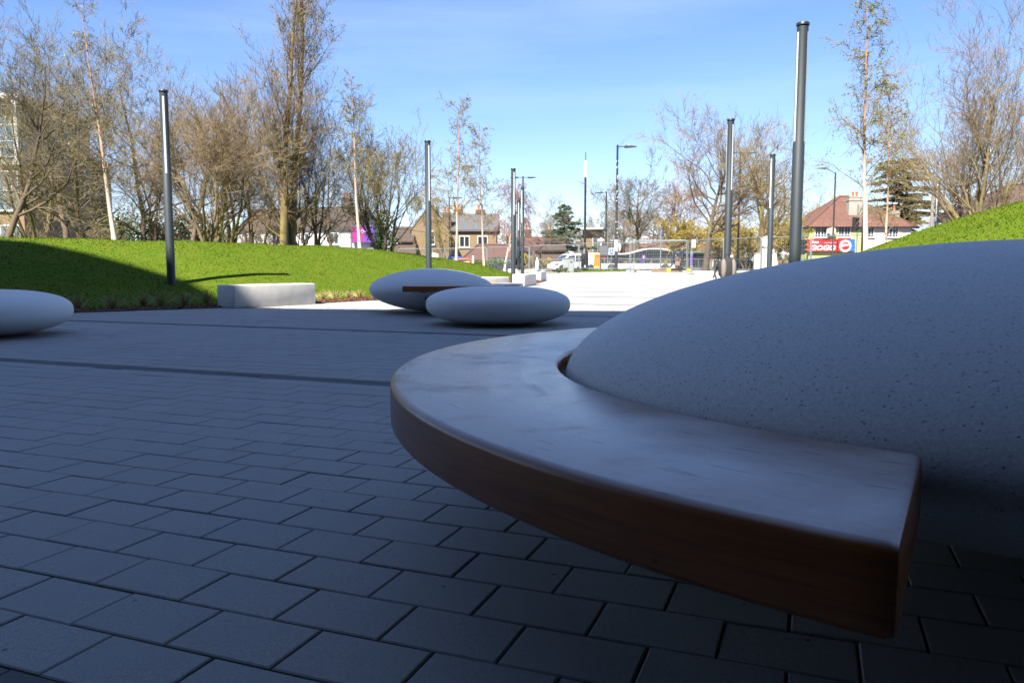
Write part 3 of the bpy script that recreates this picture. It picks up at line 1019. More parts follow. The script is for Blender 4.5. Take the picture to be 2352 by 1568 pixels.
def tubes(P, R, s):
    n, m, _ = P.shape
    T = norm(np.gradient(P, axis=1))
    tm = T.mean(1)
    ax = np.where(np.abs(tm[:, 2:3]) > 0.8, np.array([[1.0, 0, 0]]), np.array([[0, 0, 1.0]]))
    N = norm(ax[:, None, :] - (ax[:, None, :] * T).sum(-1, keepdims=True) * T)
    B = np.cross(T, N)
    q = np.arange(s) * 2 * PI / s
    V = P[:, :, None, :] + R[:, :, None, None] * (np.cos(q)[None, None, :, None] * N[:, :, None, :] + np.sin(q)[None, None, :, None] * B[:, :, None, :])
    idx = np.arange(n * m * s).reshape(n, m, s)
    nx = np.roll(idx, -1, 2)
    Fq = np.stack([idx[:, :-1], nx[:, :-1], nx[:, 1:], idx[:, 1:]], -1).reshape(-1, 4)
    return V.reshape(-1, 3), Fq

def join(parts):
    vs, fs, n = [], [], 0
    for v, f in parts:
        vs.append(v); fs.append(f + n); n += len(v)
    return np.concatenate(vs), np.concatenate(fs)

def grow(rg, P, R, k, t0, t1, ang, asd, L, m, wig, up, rfac, rmin, taper=0.5, tpow=1.0, lsd=0.25):
    n, m0, _ = P.shape
    idx = np.repeat(np.arange(n), k)
    N = len(idx)
    t = t0 + (t1 - t0) * rg.random(N) ** tpow
    f = t * (m0 - 1)
    i0 = np.minimum(f.astype(int), m0 - 2); w = (f - i0)[:, None]
    base = P[idx, i0] * (1 - w) + P[idx, i0 + 1] * w
    tan = norm(P[idx, i0 + 1] - P[idx, i0])
    rp = R[idx, i0] * (1 - w[:, 0]) + R[idx, i0 + 1] * w[:, 0]
    v = rg.normal(size=(N, 3)); v -= (v * tan).sum(-1, keepdims=True) * tan; v = norm(v)
    a = np.clip(rg.normal(ang, asd, N), 0.05, 2.2)[:, None]
    d = np.cos(a) * tan + np.sin(a) * v
    if np.isscalar(L): Ls = np.full(N, float(L))
    else: Ls = np.asarray(L)[idx]
    Ls = Ls * (1 - taper * (t - t0) / max(t1 - t0, 1e-6)) * np.clip(rg.normal(1, lsd, N), 0.35, 1.8)
    out = np.empty((N, m, 3)); out[:, 0] = base
    for j in range(1, m):
        d = norm(d + wig * rg.normal(size=(N, 3)) + np.array([0, 0, up]))
        out[:, j] = out[:, j - 1] + d * (Ls / (m - 1))[:, None]
    r0 = np.maximum(rp * rfac, rmin)
    rr = r0[:, None] * (1 - np.linspace(0, 1, m)[None] * 0.9)
    return out, np.maximum(rr, rmin * 0.55), Ls

KINDS = {
 # stems, splay, trunk share of height, [levels: k, t0, t1, angle, sd, length (share of h or of parent), points, wiggle, up, radius factor, taper]
 'spread': dict(stems=1, splay=0, share=0.85, wig=0.10, lv=[(17, .20, .97, 52, 12, .42, 9, 0.14, .07, .55, .45), (8, .12, .98, 44, 14, .52, 6, 0.16, .04, .55, .4), (7, .1, 1, 42, 15, .52, 4, 0.18, .04, .6, .3), (4, .1, 1, 42, 16, .62, 3, 0.19, .03, .7, .2)]),
 'thicket': dict(stems=4, splay=.16, share=0.9, wig=0.10, lv=[(10, .15, .98, 36, 12, .36, 8, 0.14, .07, .5, .4), (7, .1, .98, 38, 14, .48, 6, 0.16, .05, .55, .4), (5, .1, 1, 40, 15, .54, 4, 0.18, .04, .6, .3), (3, .1, 1, 40, 16, .68, 3, 0.19, .03, .7, .2)]),
 'vase': dict(stems=5, splay=.32, share=0.8, wig=0.09, lv=[(10, .15, .98, 32, 11, .44, 8, .16, .08, .5, .4), (7, .1, .98, 35, 13, .48, 6, 0.15, .06, .55, .4), (5, .1, 1, 38, 15, .54, 4, 0.16, .05, .6, .3), (3, .1, 1, 38, 16, .68, 3, 0.18, .04, .7, .2)]),
 'poplar': dict(stems=2, splay=.015, share=1.0, wig=0.03, lv=[(40, .08, .97, 33, 9, .25, 8, .10, .11, .30, .60), (8, .08, .98, 30, 10, .42, 6, .14, .08, .5, .4), (6, .1, 1, 33, 13, .45, 4, .18, .06, .6, .3), (3, .1, 1, 38, 14, .6, 3, 0.15, .05, .7, .2)]),
 'birch': dict(stems=1, splay=0, share=1.0, wig=0.02, lv=[(40, .28, .985, 50, 12, .20, 8, .14, .03, .30, .60), (7, .12, 1, 42, 14, .44, 6, 0.14, -.03, .5, .3), (5, .1, 1, 42, 18, .52, 5, 0.15, -.11, .7, .2)]),
 'round': dict(stems=1, splay=0, share=0.80, wig=0.05, lv=[(26, .27, .97, 60, 13, .52, 9, .15, .08, .5, .45), (8, .12, .98, 40, 13, .52, 6, 0.15, .05, .55, .4), (7, .1, 1, 40, 15, .52, 4, 0.16, .03, .6, .3), (4, .1, 1, 42, 16, .62, 3, 0.18, .02, .7, .2)]),
 'weep': dict(stems=1, splay=0, share=0.95, wig=0.05, lv=[(28, .22, .98, 50, 12, .34, 8, .13, .02, .45, .5), (8, .15, 1, 42, 14, .5, 7, .16, -.10, .5, .3), (6, .1, 1, 35, 15, .75, 6, .14, -.26, .6, .2), (3, .1, 1, 30, 15, .6, 3, .14, -.28, .7, .2)]),
}
TREE_TRIS = [0]
SHARED = {}
def tree(name, label, kind, base, h, r, d, bark, twig, seed, lean=(0, 0), group=None, leaf=None, nleaf=0, leafsize=0.03, sc=1.0, dens=1.0, cat='tree', bend=0.0, lvls=None, flat=1.0, share=None):
    if share and share in SHARED:               # another individual of the same growth: shared meshes, own turn, size and bark
        src, h0 = SHARED[share]
        root = copy_tree(src)
        root.name = name
        rq = random.Random(seed)
        q = h / h0
        root.location = base
        root.scale = (q * rq.uniform(.9, 1.12), q * rq.uniform(.9, 1.12), q)
        root.rotation_euler = (0, lean[0] * .8, rq.uniform(0.6, 5.6))
        for ch in root.children:
            ch.material_slots[0].link = 'OBJECT'
            ch.material_slots[0].material = M[bark if ch.name.startswith('trunk') else twig]
        for kq in ('group',):
            if kq in root.keys(): del root[kq]
        return tag(root, label, cat, group)
    rg = np.random.default_rng(seed)
    K = KINDS[kind]
    root = thing(name, label, cat, base, 0, group)
    rmin = max(0.0032, 0.00021 * d) * sc
    S = K['stems']
    m = 14
    P = np.zeros((S, m, 3)); Rr = np.zeros((S, m))
    for s in range(S):
        a = 2 * PI * (s + rg.random() * 0.6) / S
        dirn = np.array([math.cos(a) * K['splay'] * rg.uniform(.5, 1.3) + lean[0], math.sin(a) * K['splay'] * rg.uniform(.5, 1.3) + lean[1], 1.0])
        p = np.array([math.cos(a), math.sin(a), 0]) * (0.0 if S == 1 else r * 0.9) + np.array([0, 0, -0.15])
        hs = h * K['share'] * (1 if S == 1 else rg.uniform(.75, 1.0))
        dirn = dirn / np.linalg.norm(dirn)
        for j in range(m):
            P[s, j] = p
            dirn = dirn + K['wig'] * rg.normal(size=3) * np.array([1, 1, .3]) + np.array([-bend * lean[0] * .2, -bend * lean[1] * .2, 0.05])
            dirn /= np.linalg.norm(dirn)
            p = p + dirn * hs / (m - 1)
        tt = np.linspace(0, 1, m)
        Rr[s] = r * (1 if S == 1 else .72) * (1 - .93 * tt ** .85)
        Rr[s, 0] *= 1.35
    Rr = np.maximum(Rr, rmin)
    tk = [tubes(P, Rr, 9)]
    cr = []
    Pp, Rp, Lp = P, Rr, None
    ends = []
    for li, (k, t0, t1, ang, asd, L, mm, wig, up, rf, tp) in enumerate(K['lv'] if lvls is None else K['lv'][:lvls]):
        kk = max(1, int(round(k * dens))) if li < 3 else k
        if li == 0: kk = max(2, int(round(k * dens / (1 if S == 1 else 1))))
        LL = L * h if li == 0 else L * Lp
        Pp, Rp, Lp = grow(rg, Pp, Rp, kk, t0, t1, rad(ang), rad(asd), LL, mm, wig, up, rf, rmin, tp)
        (tk if li == 0 and kind != 'birch' else cr).append(tubes(Pp, Rp, 6 if li == 0 else (4 if li == 1 else 3)))
        if li >= 1: ends.append(Pp)
    v, f = join(tk)
    if flat != 1.0: v = v * np.array([1, flat, 1])
    link('trunk', np_mesh('trunk', v, f, bark, True), root)
    v, f = join(cr)
    if flat != 1.0: v = v * np.array([1, flat, 1])
    TREE_TRIS[0] += len(f) * 2
    crown = link('crown', np_mesh('crown', v, f, twig, False), root)
    if leaf:
        E = ends[-1]
        pick = rg.integers(0, len(E), nleaf)
        jj = rg.integers(1, E.shape[1], nleaf)
        c = E[pick, jj] + rg.normal(0, 0.02, (nleaf, 3))
        lo = link('leaves', leaf_quads(c, rg, leafsize, leaf), crown)
        tag(lo, kind='stuff')
    if share: SHARED[share] = (root, h)
    return root

def leaf_quads(c, rg, size, mat, stretch=1.0, dirs=None):
    n = len(c)
    a = norm(rg.normal(size=(n, 3))) if dirs is None else norm(dirs + 0.25 * rg.normal(size=(n, 3)))
    b = norm(np.cross(a, rg.normal(size=(n, 3))))
    s = size * rg.uniform(.6, 1.4, (n, 1))
    u, w = a * s * stretch, b * s * 0.55
    V = np.stack([c - u, c + w, c + u, c - w], 1).reshape(-1, 3)
    return np_mesh('leaves', V, np.arange(n * 4).reshape(-1, 4), mat)

def bush(name, label, base, rx, ry, h, n, size, mat, seed, group=None, cat='bush', lobes=9, stems=True, stemmat='bark_dark'):
    rg = np.random.default_rng(seed)
    root = thing(name, label, cat, base, 0, group)
    cen = np.stack([rg.normal(0, .42, lobes) * rx, rg.normal(0, .42, lobes) * ry, rg.uniform(.3, .78, lobes) * h], 1)
    rr = rg.uniform(.28, .5, lobes)
    pick = rg.integers(0, lobes, n)
    d = norm(rg.normal(size=(n, 3))) * (rg.random((n, 1)) ** 0.45)
    P = cen[pick] + d * rr[pick][:, None] * np.array([rx, ry, h * .62])
    P[:, 2] = np.abs(P[:, 2])
    if stems:
        k = 14
        S = np.zeros((k, 5, 3))
        tip = P[rg.integers(0, n, k)]
        for j in range(5): S[:, j] = tip * (j / 4) + rg.normal(0, .03, (k, 3)) * (j > 0)
        S[:, 0, 2] = -0.05
        v, f = tubes(S, np.linspace(.03, .008, 5)[None].repeat(k, 0), 5)
        link('stem', np_mesh('stem', v, f, stemmat, True), root)
    o = link('foliage', leaf_quads(P, rg, size, mat), root)
    tag(o, kind='stuff')
    return root

def conifer(name, label, base, h, rb, seed, mat, flatlayers=False, n1=110, dens=26, size=.16):
    rg = np.random.default_rng(seed)
    root = thing(name, label, 'tree', base)
    P = np.zeros((1, 10, 3)); P[0, :, 2] = np.linspace(-.1, h, 10)
    R = np.linspace(.018 * h, .02, 10)[None]
    t = np.sort(rg.uniform(.06, .985, n1)) if not flatlayers else np.clip(np.repeat(np.linspace(.2, .97, n1 // 7), 7)[:n1] + rg.normal(0, .016, n1 // 7 * 7)[:n1], .15, .98)
    n1 = len(t)
    az = rg.uniform(0, 2 * PI, n1)
    if flatlayers: Lb = rb * (0.35 + 0.75 * np.sin(np.clip((t - .1) / .9, 0, 1) * PI * .62 + .9)) * rg.uniform(.5, 1.25, n1)
    else: Lb = rb * (1 - t) ** 0.72 * rg.uniform(.65, 1.25, n1) + .12
    m = 7
    B = np.zeros((n1, m, 3))
    for j in range(m):
        s = j / (m - 1)
        z = t * h + Lb * ((-.28 * s + .22 * s * s) if not flatlayers else (.06 * s - .10 * s * s))
        B[:, j] = np.stack([np.cos(az) * Lb * s, np.sin(az) * Lb * s, z], 1)
    RB = np.linspace(.035, .008, m)[None].repeat(n1, 0) * (h / 8)
    v, f = join([tubes(P, R, 9), tubes(B, RB, 4)])
    link('trunk', np_mesh('trunk', v, f, 'bark_dark', True), root)
    cnt = np.maximum(4, (Lb / rb * dens * 4).astype(int))
    idx = np.repeat(np.arange(n1), cnt)
    s = rg.random(len(idx)) ** .7
    fq = s * (m - 1); i0 = np.minimum(fq.astype(int), m - 2); w = (fq - i0)[:, None]
    C = B[idx, i0] * (1 - w) + B[idx, i0 + 1] * w
    side = np.stack([-np.sin(az[idx]), np.cos(az[idx]), 0 * s], 1)
    width = (.30 * Lb[idx] * (1 - s * .75))[:, None]
    off = rg.uniform(-1, 1, (len(idx), 1))
    C = C + side * width * off + np.array([0, 0, -1]) * (np.abs(off) * .25 * width + np.abs(rg.normal(0, .06, (len(idx), 1))))
    dirs = side * np.sign(off) + np.stack([np.cos(az[idx]), np.sin(az[idx]), -.5 + 0 * s], 1)
    o = link('foliage', leaf_quads(C, rg, size, mat, 1.3, dirs), root)
    tag(o, kind='stuff')
    return root

def lz(x, y):
    return max(float(left_h(np.array([x]), np.array([y]))[0][0]), -0.05)
def rz_(x, y):
    return max(float(right_h(np.array([x]), np.array([y]))[0][0]), -0.05)
def tb(px, Y, side='l'):
    x = xat(px, Y)
    return (x, Y, lz(x, Y) if side == 'l' else (rz_(x, Y) if side == 'r' else 0.0))
def hgt(px, Y, top, side='l'):
    return zat(top, Y) - tb(px, Y, side)[2]

# --- belt of bare trees behind the left lawn
G1 = 'bare trees behind the left lawn'
belt = [
 # px, Y, top py, kind, r, bark, twig, lean, label
 (18, 25.5, 20, 'spread', .13, 'bark_brown', 'twig_grey', (.05, 0), 'bare tree at the left picture edge in front of the white framed flats'),
 (88, 29, 45, 'thicket', .11, 'bark_olive', 'twig_olive', (.0, 0), 'several-stemmed bare tree second from the left edge'),
 (150, 34, 70, 'spread', .16, 'bark_brown', 'twig_grey', (-.06, 0), 'bare tree between the left edge and the first white birch'),
 (205, 27.5, 85, 'spread', .11, 'bark_olive', 'twig_olive', (-.02, 0), 'pale-stemmed bare tree just left of the first white birch'),
 (322, 37, 92, 'spread', .24, 'bark_dark', 'twig_olive', (.10, 0), 'big bare oak-like tree with crooked limbs left of the first lamp column'),
 (352, 30, 190, 'thicket', .09, 'bark_brown', 'twig_brown', (.0, 0), 'thin-stemmed bare tree just left of the first lamp column'),
 (430, 36, 175, 'spread', .14, 'bark_brown', 'twig_brown', (.03, 0), 'bare tree just right of the first lamp column'),
 (487, 27, 205, 'vase', .095, 'bark_olive', 'twig_brown', (-.05, 0), 'lichen-yellow tree forking low between lamp column and poplar'),
 (522, 28.5, 185, 'vase', .10, 'bark_olive', 'twig_brown', (.04, 0), 'yellow-stemmed fan-shaped tree next left of the poplar'),
 (590, 35, 160, 'thicket', .13, 'bark_olive', 'twig_brown', (0, 0), 'bare twiggy tree pressed against the left of the poplar'),
 (718, 36, 225, 'vase', .12, 'bark_brown', 'twig_grey', (.16, 0), 'bare tree leaning right out of the poplar foot'),
 (762, 41, 262, 'spread', .13, 'bark_brown', 'twig_grey', (.05, 0), 'bare tree between the poplar and the second birch'),
 (880, 37, 250, 'vase', .15, 'bark_dark', 'twig_olive', (0, 0), 'ivy-footed many-stemmed tree between the second birch and a lamp column'),
]
for i, (px, Y, top, kind, r, bark, twig, lean, lab) in enumerate(belt):
    t_ = tree('bare_tree', lab, kind, tb(px, Y), hgt(px, Y, top) * (1.0 if kind == 'spread' else 1.02), r, Y, bark, twig, 100 + i, lean, G1, sc=1.0, dens=0.95, share={0: 'sA', 1: 'tC', 2: 'sA', 3: 'sB', 4: 'sB', 5: 'tD', 6: 'sA', 7: 'vE', 8: 'vE', 9: 'tC', 10: 'vE', 11: 'sB', 12: None}[i])
    if 'ivy' in lab:
        rg_ = np.random.default_rng(5)
        n_ = 2600
        c_ = np.stack([rg_.normal(0, .28, n_), rg_.normal(0, .28, n_), rg_.random(n_) ** 1.6 * 2.6], 1)
        tag(link('ivy', leaf_quads(c_, rg_, .055, 'leaf_ivy'), t_), kind='stuff')
tree('poplar_tree', 'tall narrow poplar with upswept twigs, tallest tree of the left belt', 'poplar', tb(655, 33.5), 14.6, .29, 33, 'bark_olive', 'twig_brown', 61, (.01, 0), None, 'leaf_bud', 2500, .035)

# --- white-stemmed young birches
G2 = 'young white-stemmed birches'
def birch(px, Y, top, lean, seed, lab, side='l', r=.058, nl=1500, ls=.026, dens=1.0, leaf='leaf_birch', twig='twig_brown', bend=0, share=None):
    return tree('birch_tree', lab, 'birch', tb(px, Y, side), hgt(px, Y, top, side), r, Y, 'bark_birch', twig, seed, lean, G2, leaf, nl, ls, dens=dens, bend=bend, share=share)
birch(268, 20.5, -15, (-.115, 0), 201, 'white birch leaning left in front of the left tree belt', nl=700, r=.066)
birch(828, 25, 155, (-.06, 0), 202, 'white birch right of the poplar, before the magenta hoarding', nl=900, share='b2')
birch(1048, 32, 228, (-.01, 0), 203, 'white birch right of the second lamp column, by the red and white barrier', nl=1500, share='b1')
birch(1112, 37, 288, (.01, 0), 204, 'smallest left birch, between the barrier and the seated person', nl=1200, share='b1')
birch(1990, 19, -8, (-.085, 0), 205, 'tall birch with fresh green leaf on the right lawn edge', 'r', .07, 3400, .021, 1.15)
birch(2036, 25, 190, (.035, 0), 206, 'slim reddish birch right of the leafy tall birch', 'r', .052, 1500, .024, share='b1')

# --- trees beyond the plaza, left to right
G3 = 'bare trees across the road'
def ft(name, px, Y, top, kind, r, bark, twig, seed, lab, lean=(0, 0), dens=.9, sc=.9, side='n', **kw):
    return tree(name, lab, kind, (xat(px, Y), Y, 0), zat(top, Y) * (1.12 if kind == 'round' else 1.0), r, Y, bark, twig, seed, lean, G3, sc=sc, dens=dens, **kw)
ft('bare_tree', 1022, 64, 425, 'weep', .17, 'bark_olive', 'twig_olive', 301, 'drooping olive-twigged tree before the buff brick house')
ft('weeping_birch', 1158, 66, 405, 'weep', .11, 'bark_birch', 'twig_red', 302, 'reddish weeping birch behind the seated person', (.10, 0))
ft('bare_tree', 1262, 92, 452, 'spread', .30, 'bark_olive', 'twig_grey', 303, 'curly bare tree left of the dark spruce', share='sB')
ft('bare_tree', 1385, 112, 500, 'thicket', .2, 'bark_brown', 'twig_grey', 304, 'small hazy tree behind the grey street lamp', share='tC')
ft('bare_tree', 1466, 108, 405, 'round', .42, 'bark_olive', 'twig_grey', 305, 'round bare tree above the bus, right of the tall black street lamp', share='r1')
ft('bare_tree', 1540, 118, 425, 'round', .4, 'bark_brown', 'twig_red', 306, 'reddish-brown bare tree between the two round trees', share='r1')
ft('lime_tree', 1622, 64, 300, 'round', .30, 'bark_dark', 'twig_brown', 307, 'dark upright bare tree left of the backpack lamp column', dens=1.0)
ft('bare_tree', 1746, 61, 272, 'spread', .34, 'bark_olive', 'twig_olive', 308, 'wide lichen-yellow bare tree behind the right lamp columns', dens=1.05, share='s3')
for i, (px, Y, top, lab) in enumerate([(1570, 78, 505, 'golden-twigged willow left of the dark upright tree trunk'), (1655, 80, 500, 'golden-twigged willow between the two right lamp columns'), (1715, 76, 520, 'golden-twigged willow under the wide yellow tree'), (1800, 82, 500, 'golden-twigged willow left of the lime-green house')]):
    tree('willow_tree', lab, 'vase', (xat(px, Y), Y, 0), zat(top, Y) * 1.15, .15, Y, 'bark_olive', 'twig_gold', 320 + i, (0, 0), 'golden willows behind the bus stop', 'leaf_willow', 4500, .075, sc=1.0, dens=1.0, share='vW')
ft('bare_tree', 1908, 104, 452, 'round', .2, 'bark_olive', 'twig_gold', 309, 'small clumpy tree behind the lime-green house', dens=.7, share='r1')
ft('bare_tree', 2118, 88, 455, 'thicket', .16, 'bark_brown', 'twig_olive', 310, 'scrubby bare tree right of the cedar', share='tC')
ft('oak_tree', 2215, 62, 250, 'spread', .45, 'bark_dark', 'twig_grey', 311, 'dark-limbed old tree behind the right lawn crest', (-.05, 0), share='s3')
tree('bare_tree', 'broad many-stemmed bare tree standing on the right lawn', 'vase', tb(2262, 25.5, 'r'), hgt(2262, 25.5, 25, 'r'), .16, 25, 'bark_olive', 'twig_brown', 330, (.02, 0), None, dens=1.15)
for i, (px, Y, top) in enumerate([(1430, 125, 470), (1345, 128, 520), (1860, 118, 470)]):
    ft('bare_tree', px, Y, top, 'round', .3, 'bark_brown', 'twig_grey', 340 + i, ['hazy bare tree behind the tall black street lamp', 'hazy low tree right of the spruce', 'hazy bare tree above the red shop sign'][i], dens=.75, share='r1')

# far wood that closes the skyline
def far_wood():
    rgw = np.random.default_rng(77)
    parts = []
    for px in range(880, 1960, 76):
        Y = rgw.uniform(150, 175); h = zat(rgw.uniform(470, 545), Y)
        P = np.zeros((1, 10, 3)); P[0, :, 2] = np.linspace(0, h * .8, 10); P[0, :, :2] += rgw.normal(0, .1, (10, 2)).cumsum(0)
        R = np.linspace(.35, .06, 10)[None]
        off = np.array([xat(px + rgw.uniform(-25, 25), Y), Y, 0])
        pp, rr, LL = P, R, None
        parts.append((tubes(P + off, R, 6)))
        for k, ang, L, m in ((13, 55, .48 * h, 6), (6, 42, .5, 4), (5, 42, .55, 3), (4, 44, .65, 3)):
            pp, rr, LL = grow(rgw, pp, rr, k, .15, .98, rad(ang), .25, L if LL is None else L * LL, m, .22, .05, .55, .028, .4)
            parts.append(tubes(pp + off, rr, 3))
    v, f = join(parts)
    o = link('distant_wood', np_mesh('distant_wood', v, f, 'twig_grey'))
    tag(o, 'hazy line of bare trees on the skyline', 'wood', kind='stuff')
far_wood()
conifer('spruce_tree', 'dark green spruce left of the black mast', (xat(1296, 98), 98, 0), zat(466, 98), 5.0, 41, 'leaf_spruce', n1=95, dens=24, size=.20)
conifer('cedar_tree', 'dull green cedar behind the house chimneys', (xat(2058, 108), 108, 0), zat(362, 108), 4.6, 42, 'leaf_cedar', True, 119, 26, .26)

# --- undergrowth of the belt
for i, (px, Y, w, h, mat, lab) in enumerate([
 (318, 41, 2.6, 3.4, 'leaf_holly', 'dark holly bush left of the first lamp column'),
 (415, 43, 3.0, 3.6, 'leaf_holly', 'dark evergreen bush behind the first lamp column'),
 (140, 45, 2.2, 2.0, 'leaf_holly', 'low evergreen bush under the trees left of the first birch'),
 (40, 42, 2.0, 2.2, 'leaf_ivy', 'low green bush at the left picture edge'),
 (455, 46, 2.4, 2.6, 'leaf_holly', 'evergreen bush behind the yellow fan-shaped trees')]):
    bush('evergreen_bush', lab, tb(px, Y), w, 1.4, h, 5200, .075, mat, 400 + i, 'evergreen bushes under the belt')
for i, (px, Y, lab) in enumerate([(60, 38, 'leafless thicket at the left picture edge'), (240, 40, 'leafless thicket behind the first birch stem'), (560, 38, 'leafless thicket left of the poplar foot'), (640, 36.5, 'leafless thicket round the poplar foot'), (395, 39, 'leafless thicket behind the first lamp column')]):
    tree('bramble_thicket', lab, 'vase', tb(px, Y), 2.6, .045, Y, 'bark_brown', 'twig_brown', 420 + i, (0, 0), 'leafless thickets under the belt', dens=.75, cat='shrub', share='vG')
bush('laurel_bush', 'leafy green shrub behind the red and white barrier', (xat(1082, 56), 56, 0), 1.9, .9, 1.25, 3200, .06, 'leaf_bush', 431)
bush('forsythia_bush', 'yellow flowering shrub behind the fence left of the van', (xat(1216, 72), 72, 0), .75, .6, 1.75, 1500, .07, 'leaf_gold', 432, 'yellow forsythias')
bush('forsythia_bush', 'smaller yellow shrub between the first yellow shrub and the van', (xat(1241, 71), 71, 0), .75, .6, 1.45, 1500, .07, 'leaf_gold', 433, 'yellow forsythias')
for i, (px, lab) in enumerate([(1283, 'young shrub left of the grey cabinet'), (1299, 'young shrub in front of the grey cabinet'), (1330, 'young shrub between the cabinet and the black mast')]):
    bush('young_shrub', lab, (xat(px, 55.3), 55.3, .12), .22, .2, .48, 320, .035, 'leaf_bush', 440 + i, 'young shrubs on the verge', 'shrub', 4)

# ornamental grasses in the mulch
def tuft(px, py, s, seed, lab, off=.35):
    g = at(px, py, 1.0)
    t = CAM_H / (CAM_H - g.z)
    x, y = g.x * t, g.y * t
    rg = np.random.default_rng(seed)
    n = 70
    a = rg.uniform(0, 2 * PI, n); sp = np.abs(rg.normal(0, .09, n)) * s
    L = rg.uniform(.14, .30, n) * s
    m = 4
    P = np.zeros((n, m, 3))
    for j in range(m):
        q = j / (m - 1)
        P[:, j] = np.stack([np.cos(a) * (.02 + sp * q * 1.6), np.sin(a) * (.02 + sp * q * 1.6), L * q - .03 * q * q], 1)
    v, f = tubes(P, np.linspace(.006, .002, m)[None].repeat(n, 0), 3)
    o = link('grass_tuft', np_mesh('grass_tuft', v, f, 'straw'))
    o.location = (x, y, max(lz(x, y), 0) + .02)
    tag(o, lab, 'grass tuft', 'ornamental grass tufts in the mulch')
TUFT = [(180, 712, 1.1, 'grass tuft in shadow just right of the left stone'), (262, 712, 1.1, 'second shaded grass tuft right of the left stone'), (330, 707, 1.0, 'shaded grass tuft left of the first lamp foot'), (372, 705, 1.2, 'tall shaded grass tuft beside the first lamp foot'), (425, 703, 1.0, 'shaded grass tuft right of the first lamp foot'), (475, 700, 1.1, 'shaded grass tuft just left of the concrete block'),
        (742, 692, .8, 'dry grass tuft right of the half-shadowed block'), (770, 690, .9, 'second dry grass tuft right of the half-shadowed block'), (800, 688, .8, 'third dry grass tuft right of the half-shadowed block'), (826, 686, .8, 'dry grass tuft nearest the domed stone'), (1236, 645, 1.3, 'green and yellow grass tuft right of the bright block')]
for i, (px, py, s, lab) in enumerate(TUFT): tuft(px, py, s * .85, 500 + i, lab)

# ================================================================== BUILDINGS
def window(parent, x, z, w, h, y=0.0, cols=2, rows=4, frame='white_paint', sill='white_paint', glass='glass_dark'):
    """window in the plane y, facing -y; returns the window part"""
    fr = MB()
    t, dp = .07, .06
    yc = y - dp / 2
    fr.box((x, yc, z + h - t / 2), (w, dp, t)).box((x, yc, z + t / 2), (w, dp, t))
    fr.box((x - w / 2 + t / 2, yc, z + h / 2), (t, dp, h - 2 * t)).box((x + w / 2 - t / 2, yc, z + h / 2), (t, dp, h - 2 * t))
    for i in range(1, cols): fr.box((x - w / 2 + w * i / cols, yc + .004, z + h / 2), (.075, dp - .01, h - 2 * t))
    o = fr.build('window', frame, parent)
    MB().box((x, y - .012, z + h / 2), (w - .1, .016, h - .1)).build('pane', glass, o)
    if rows > 1:
        b = MB()
        for i in range(1, rows): b.box((x, y - .030, z + h * i / rows), (w - .12, .018, .035))
        for i in range(cols): b.box((x - w / 2 + w * (i + .5) / cols, y - .032, z + h / 2), (.035, .014, h - .14))
        b.build('glazing_bars', frame, o)
    if sill: MB().box((x, y - .09, z - .04), (w + .16, .18, .07)).build('sill', sill, o)
    return o

def chimney(parent, x, y, z, w, d, h, pots, mat='chimney_render'):
    c = MB()
    c.box((x, y, z + h / 2), (w, d, h)).box((x, y, z + h - .28), (w + .12, d + .12, .12)).box((x, y, z + h + .03), (w + .06, d + .06, .08))
    o = c.build('chimney', mat, parent)
    for i in range(pots):
        px = x + (i - (pots - 1) / 2) * .42
        MB().lathe([(.15, 0), (.13, .1), (.12, .5), (.15, .55), (.15, .62), (.10, .62)], 12, (px, y, z + h + .06)).build('chimney_pot', 'terracotta', o, smooth=True)
    return o

def hip_roof(parent, x0, x1, y0, y1, z0, z1, mat, over=.35, ridge=None):
    x0, x1, y0, y1 = x0 - over, x1 + over, y0 - over, y1 + over
    hd = (y1 - y0) / 2
    rx0, rx1 = (x0 + hd, x1 - hd) if ridge is None else ridge
    ym = (y0 + y1) / 2
    vs = [(x0, y0, z0), (x1, y0, z0), (x1, y1, z0), (x0, y1, z0), (rx0, ym, z1), (rx1, ym, z1), (x0, y0, z0 - .12), (x1, y0, z0 - .12), (x1, y1, z0 - .12), (x0, y1, z0 - .12)]
    fs = [(0, 1, 5, 4), (1, 2, 5), (2, 3, 4, 5), (3, 0, 4), (6, 7, 1, 0), (7, 8, 2, 1), (8, 9, 3, 2), (9, 6, 0, 3), (9, 8, 7, 6)]
    o = MB().add(vs, fs).build('roof', mat, parent)
    r = MB()
    for a, b in ((0, 4), (1, 5), (4, 5), (2, 5), (3, 4)):
        A, B = Vector(vs[a]), Vector(vs[b])
        if (B - A).length > .05: r.tube([A, B], .11, 6)
    r.build('ridge_tiles', mat, o)
    return o

def gable_roof(parent, x0, x1, y0, y1, z0, z1, mat, axis='x', over=.3):
    if axis == 'x':
        ym = (y0 + y1) / 2
        p = [(y0 - over, z0 - .1), (ym, z1), (y1 + over, z0 - .1), (y1 + over, z0 + .1), (ym, z1 + .22), (y0 - over, z0 + .1)]
        vs = [(x0 - over, a, b) for a, b in p] + [(x1 + over, a, b) for a, b in p]
    else:
        xm = (x0 + x1) / 2
        p = [(x0 - over, z0 - .1), (xm, z1), (x1 + over, z0 - .1), (x1 + over, z0 + .1), (xm, z1 + .22), (x0 - over, z0 + .1)]
        vs = [(a, y0 - over, b) for a, b in p] + [(a, y1 + over, b) for a, b in p]
    fs = [(0, 1, 4, 5), (1, 2, 3, 4), (6, 11, 10, 7), (7, 10, 9, 8)] + [(i, 6 + i, 6 + (i + 1) % 6, (i + 1) % 6) for i in range(6)]
    return MB().add(vs, fs).build('roof', mat, parent)

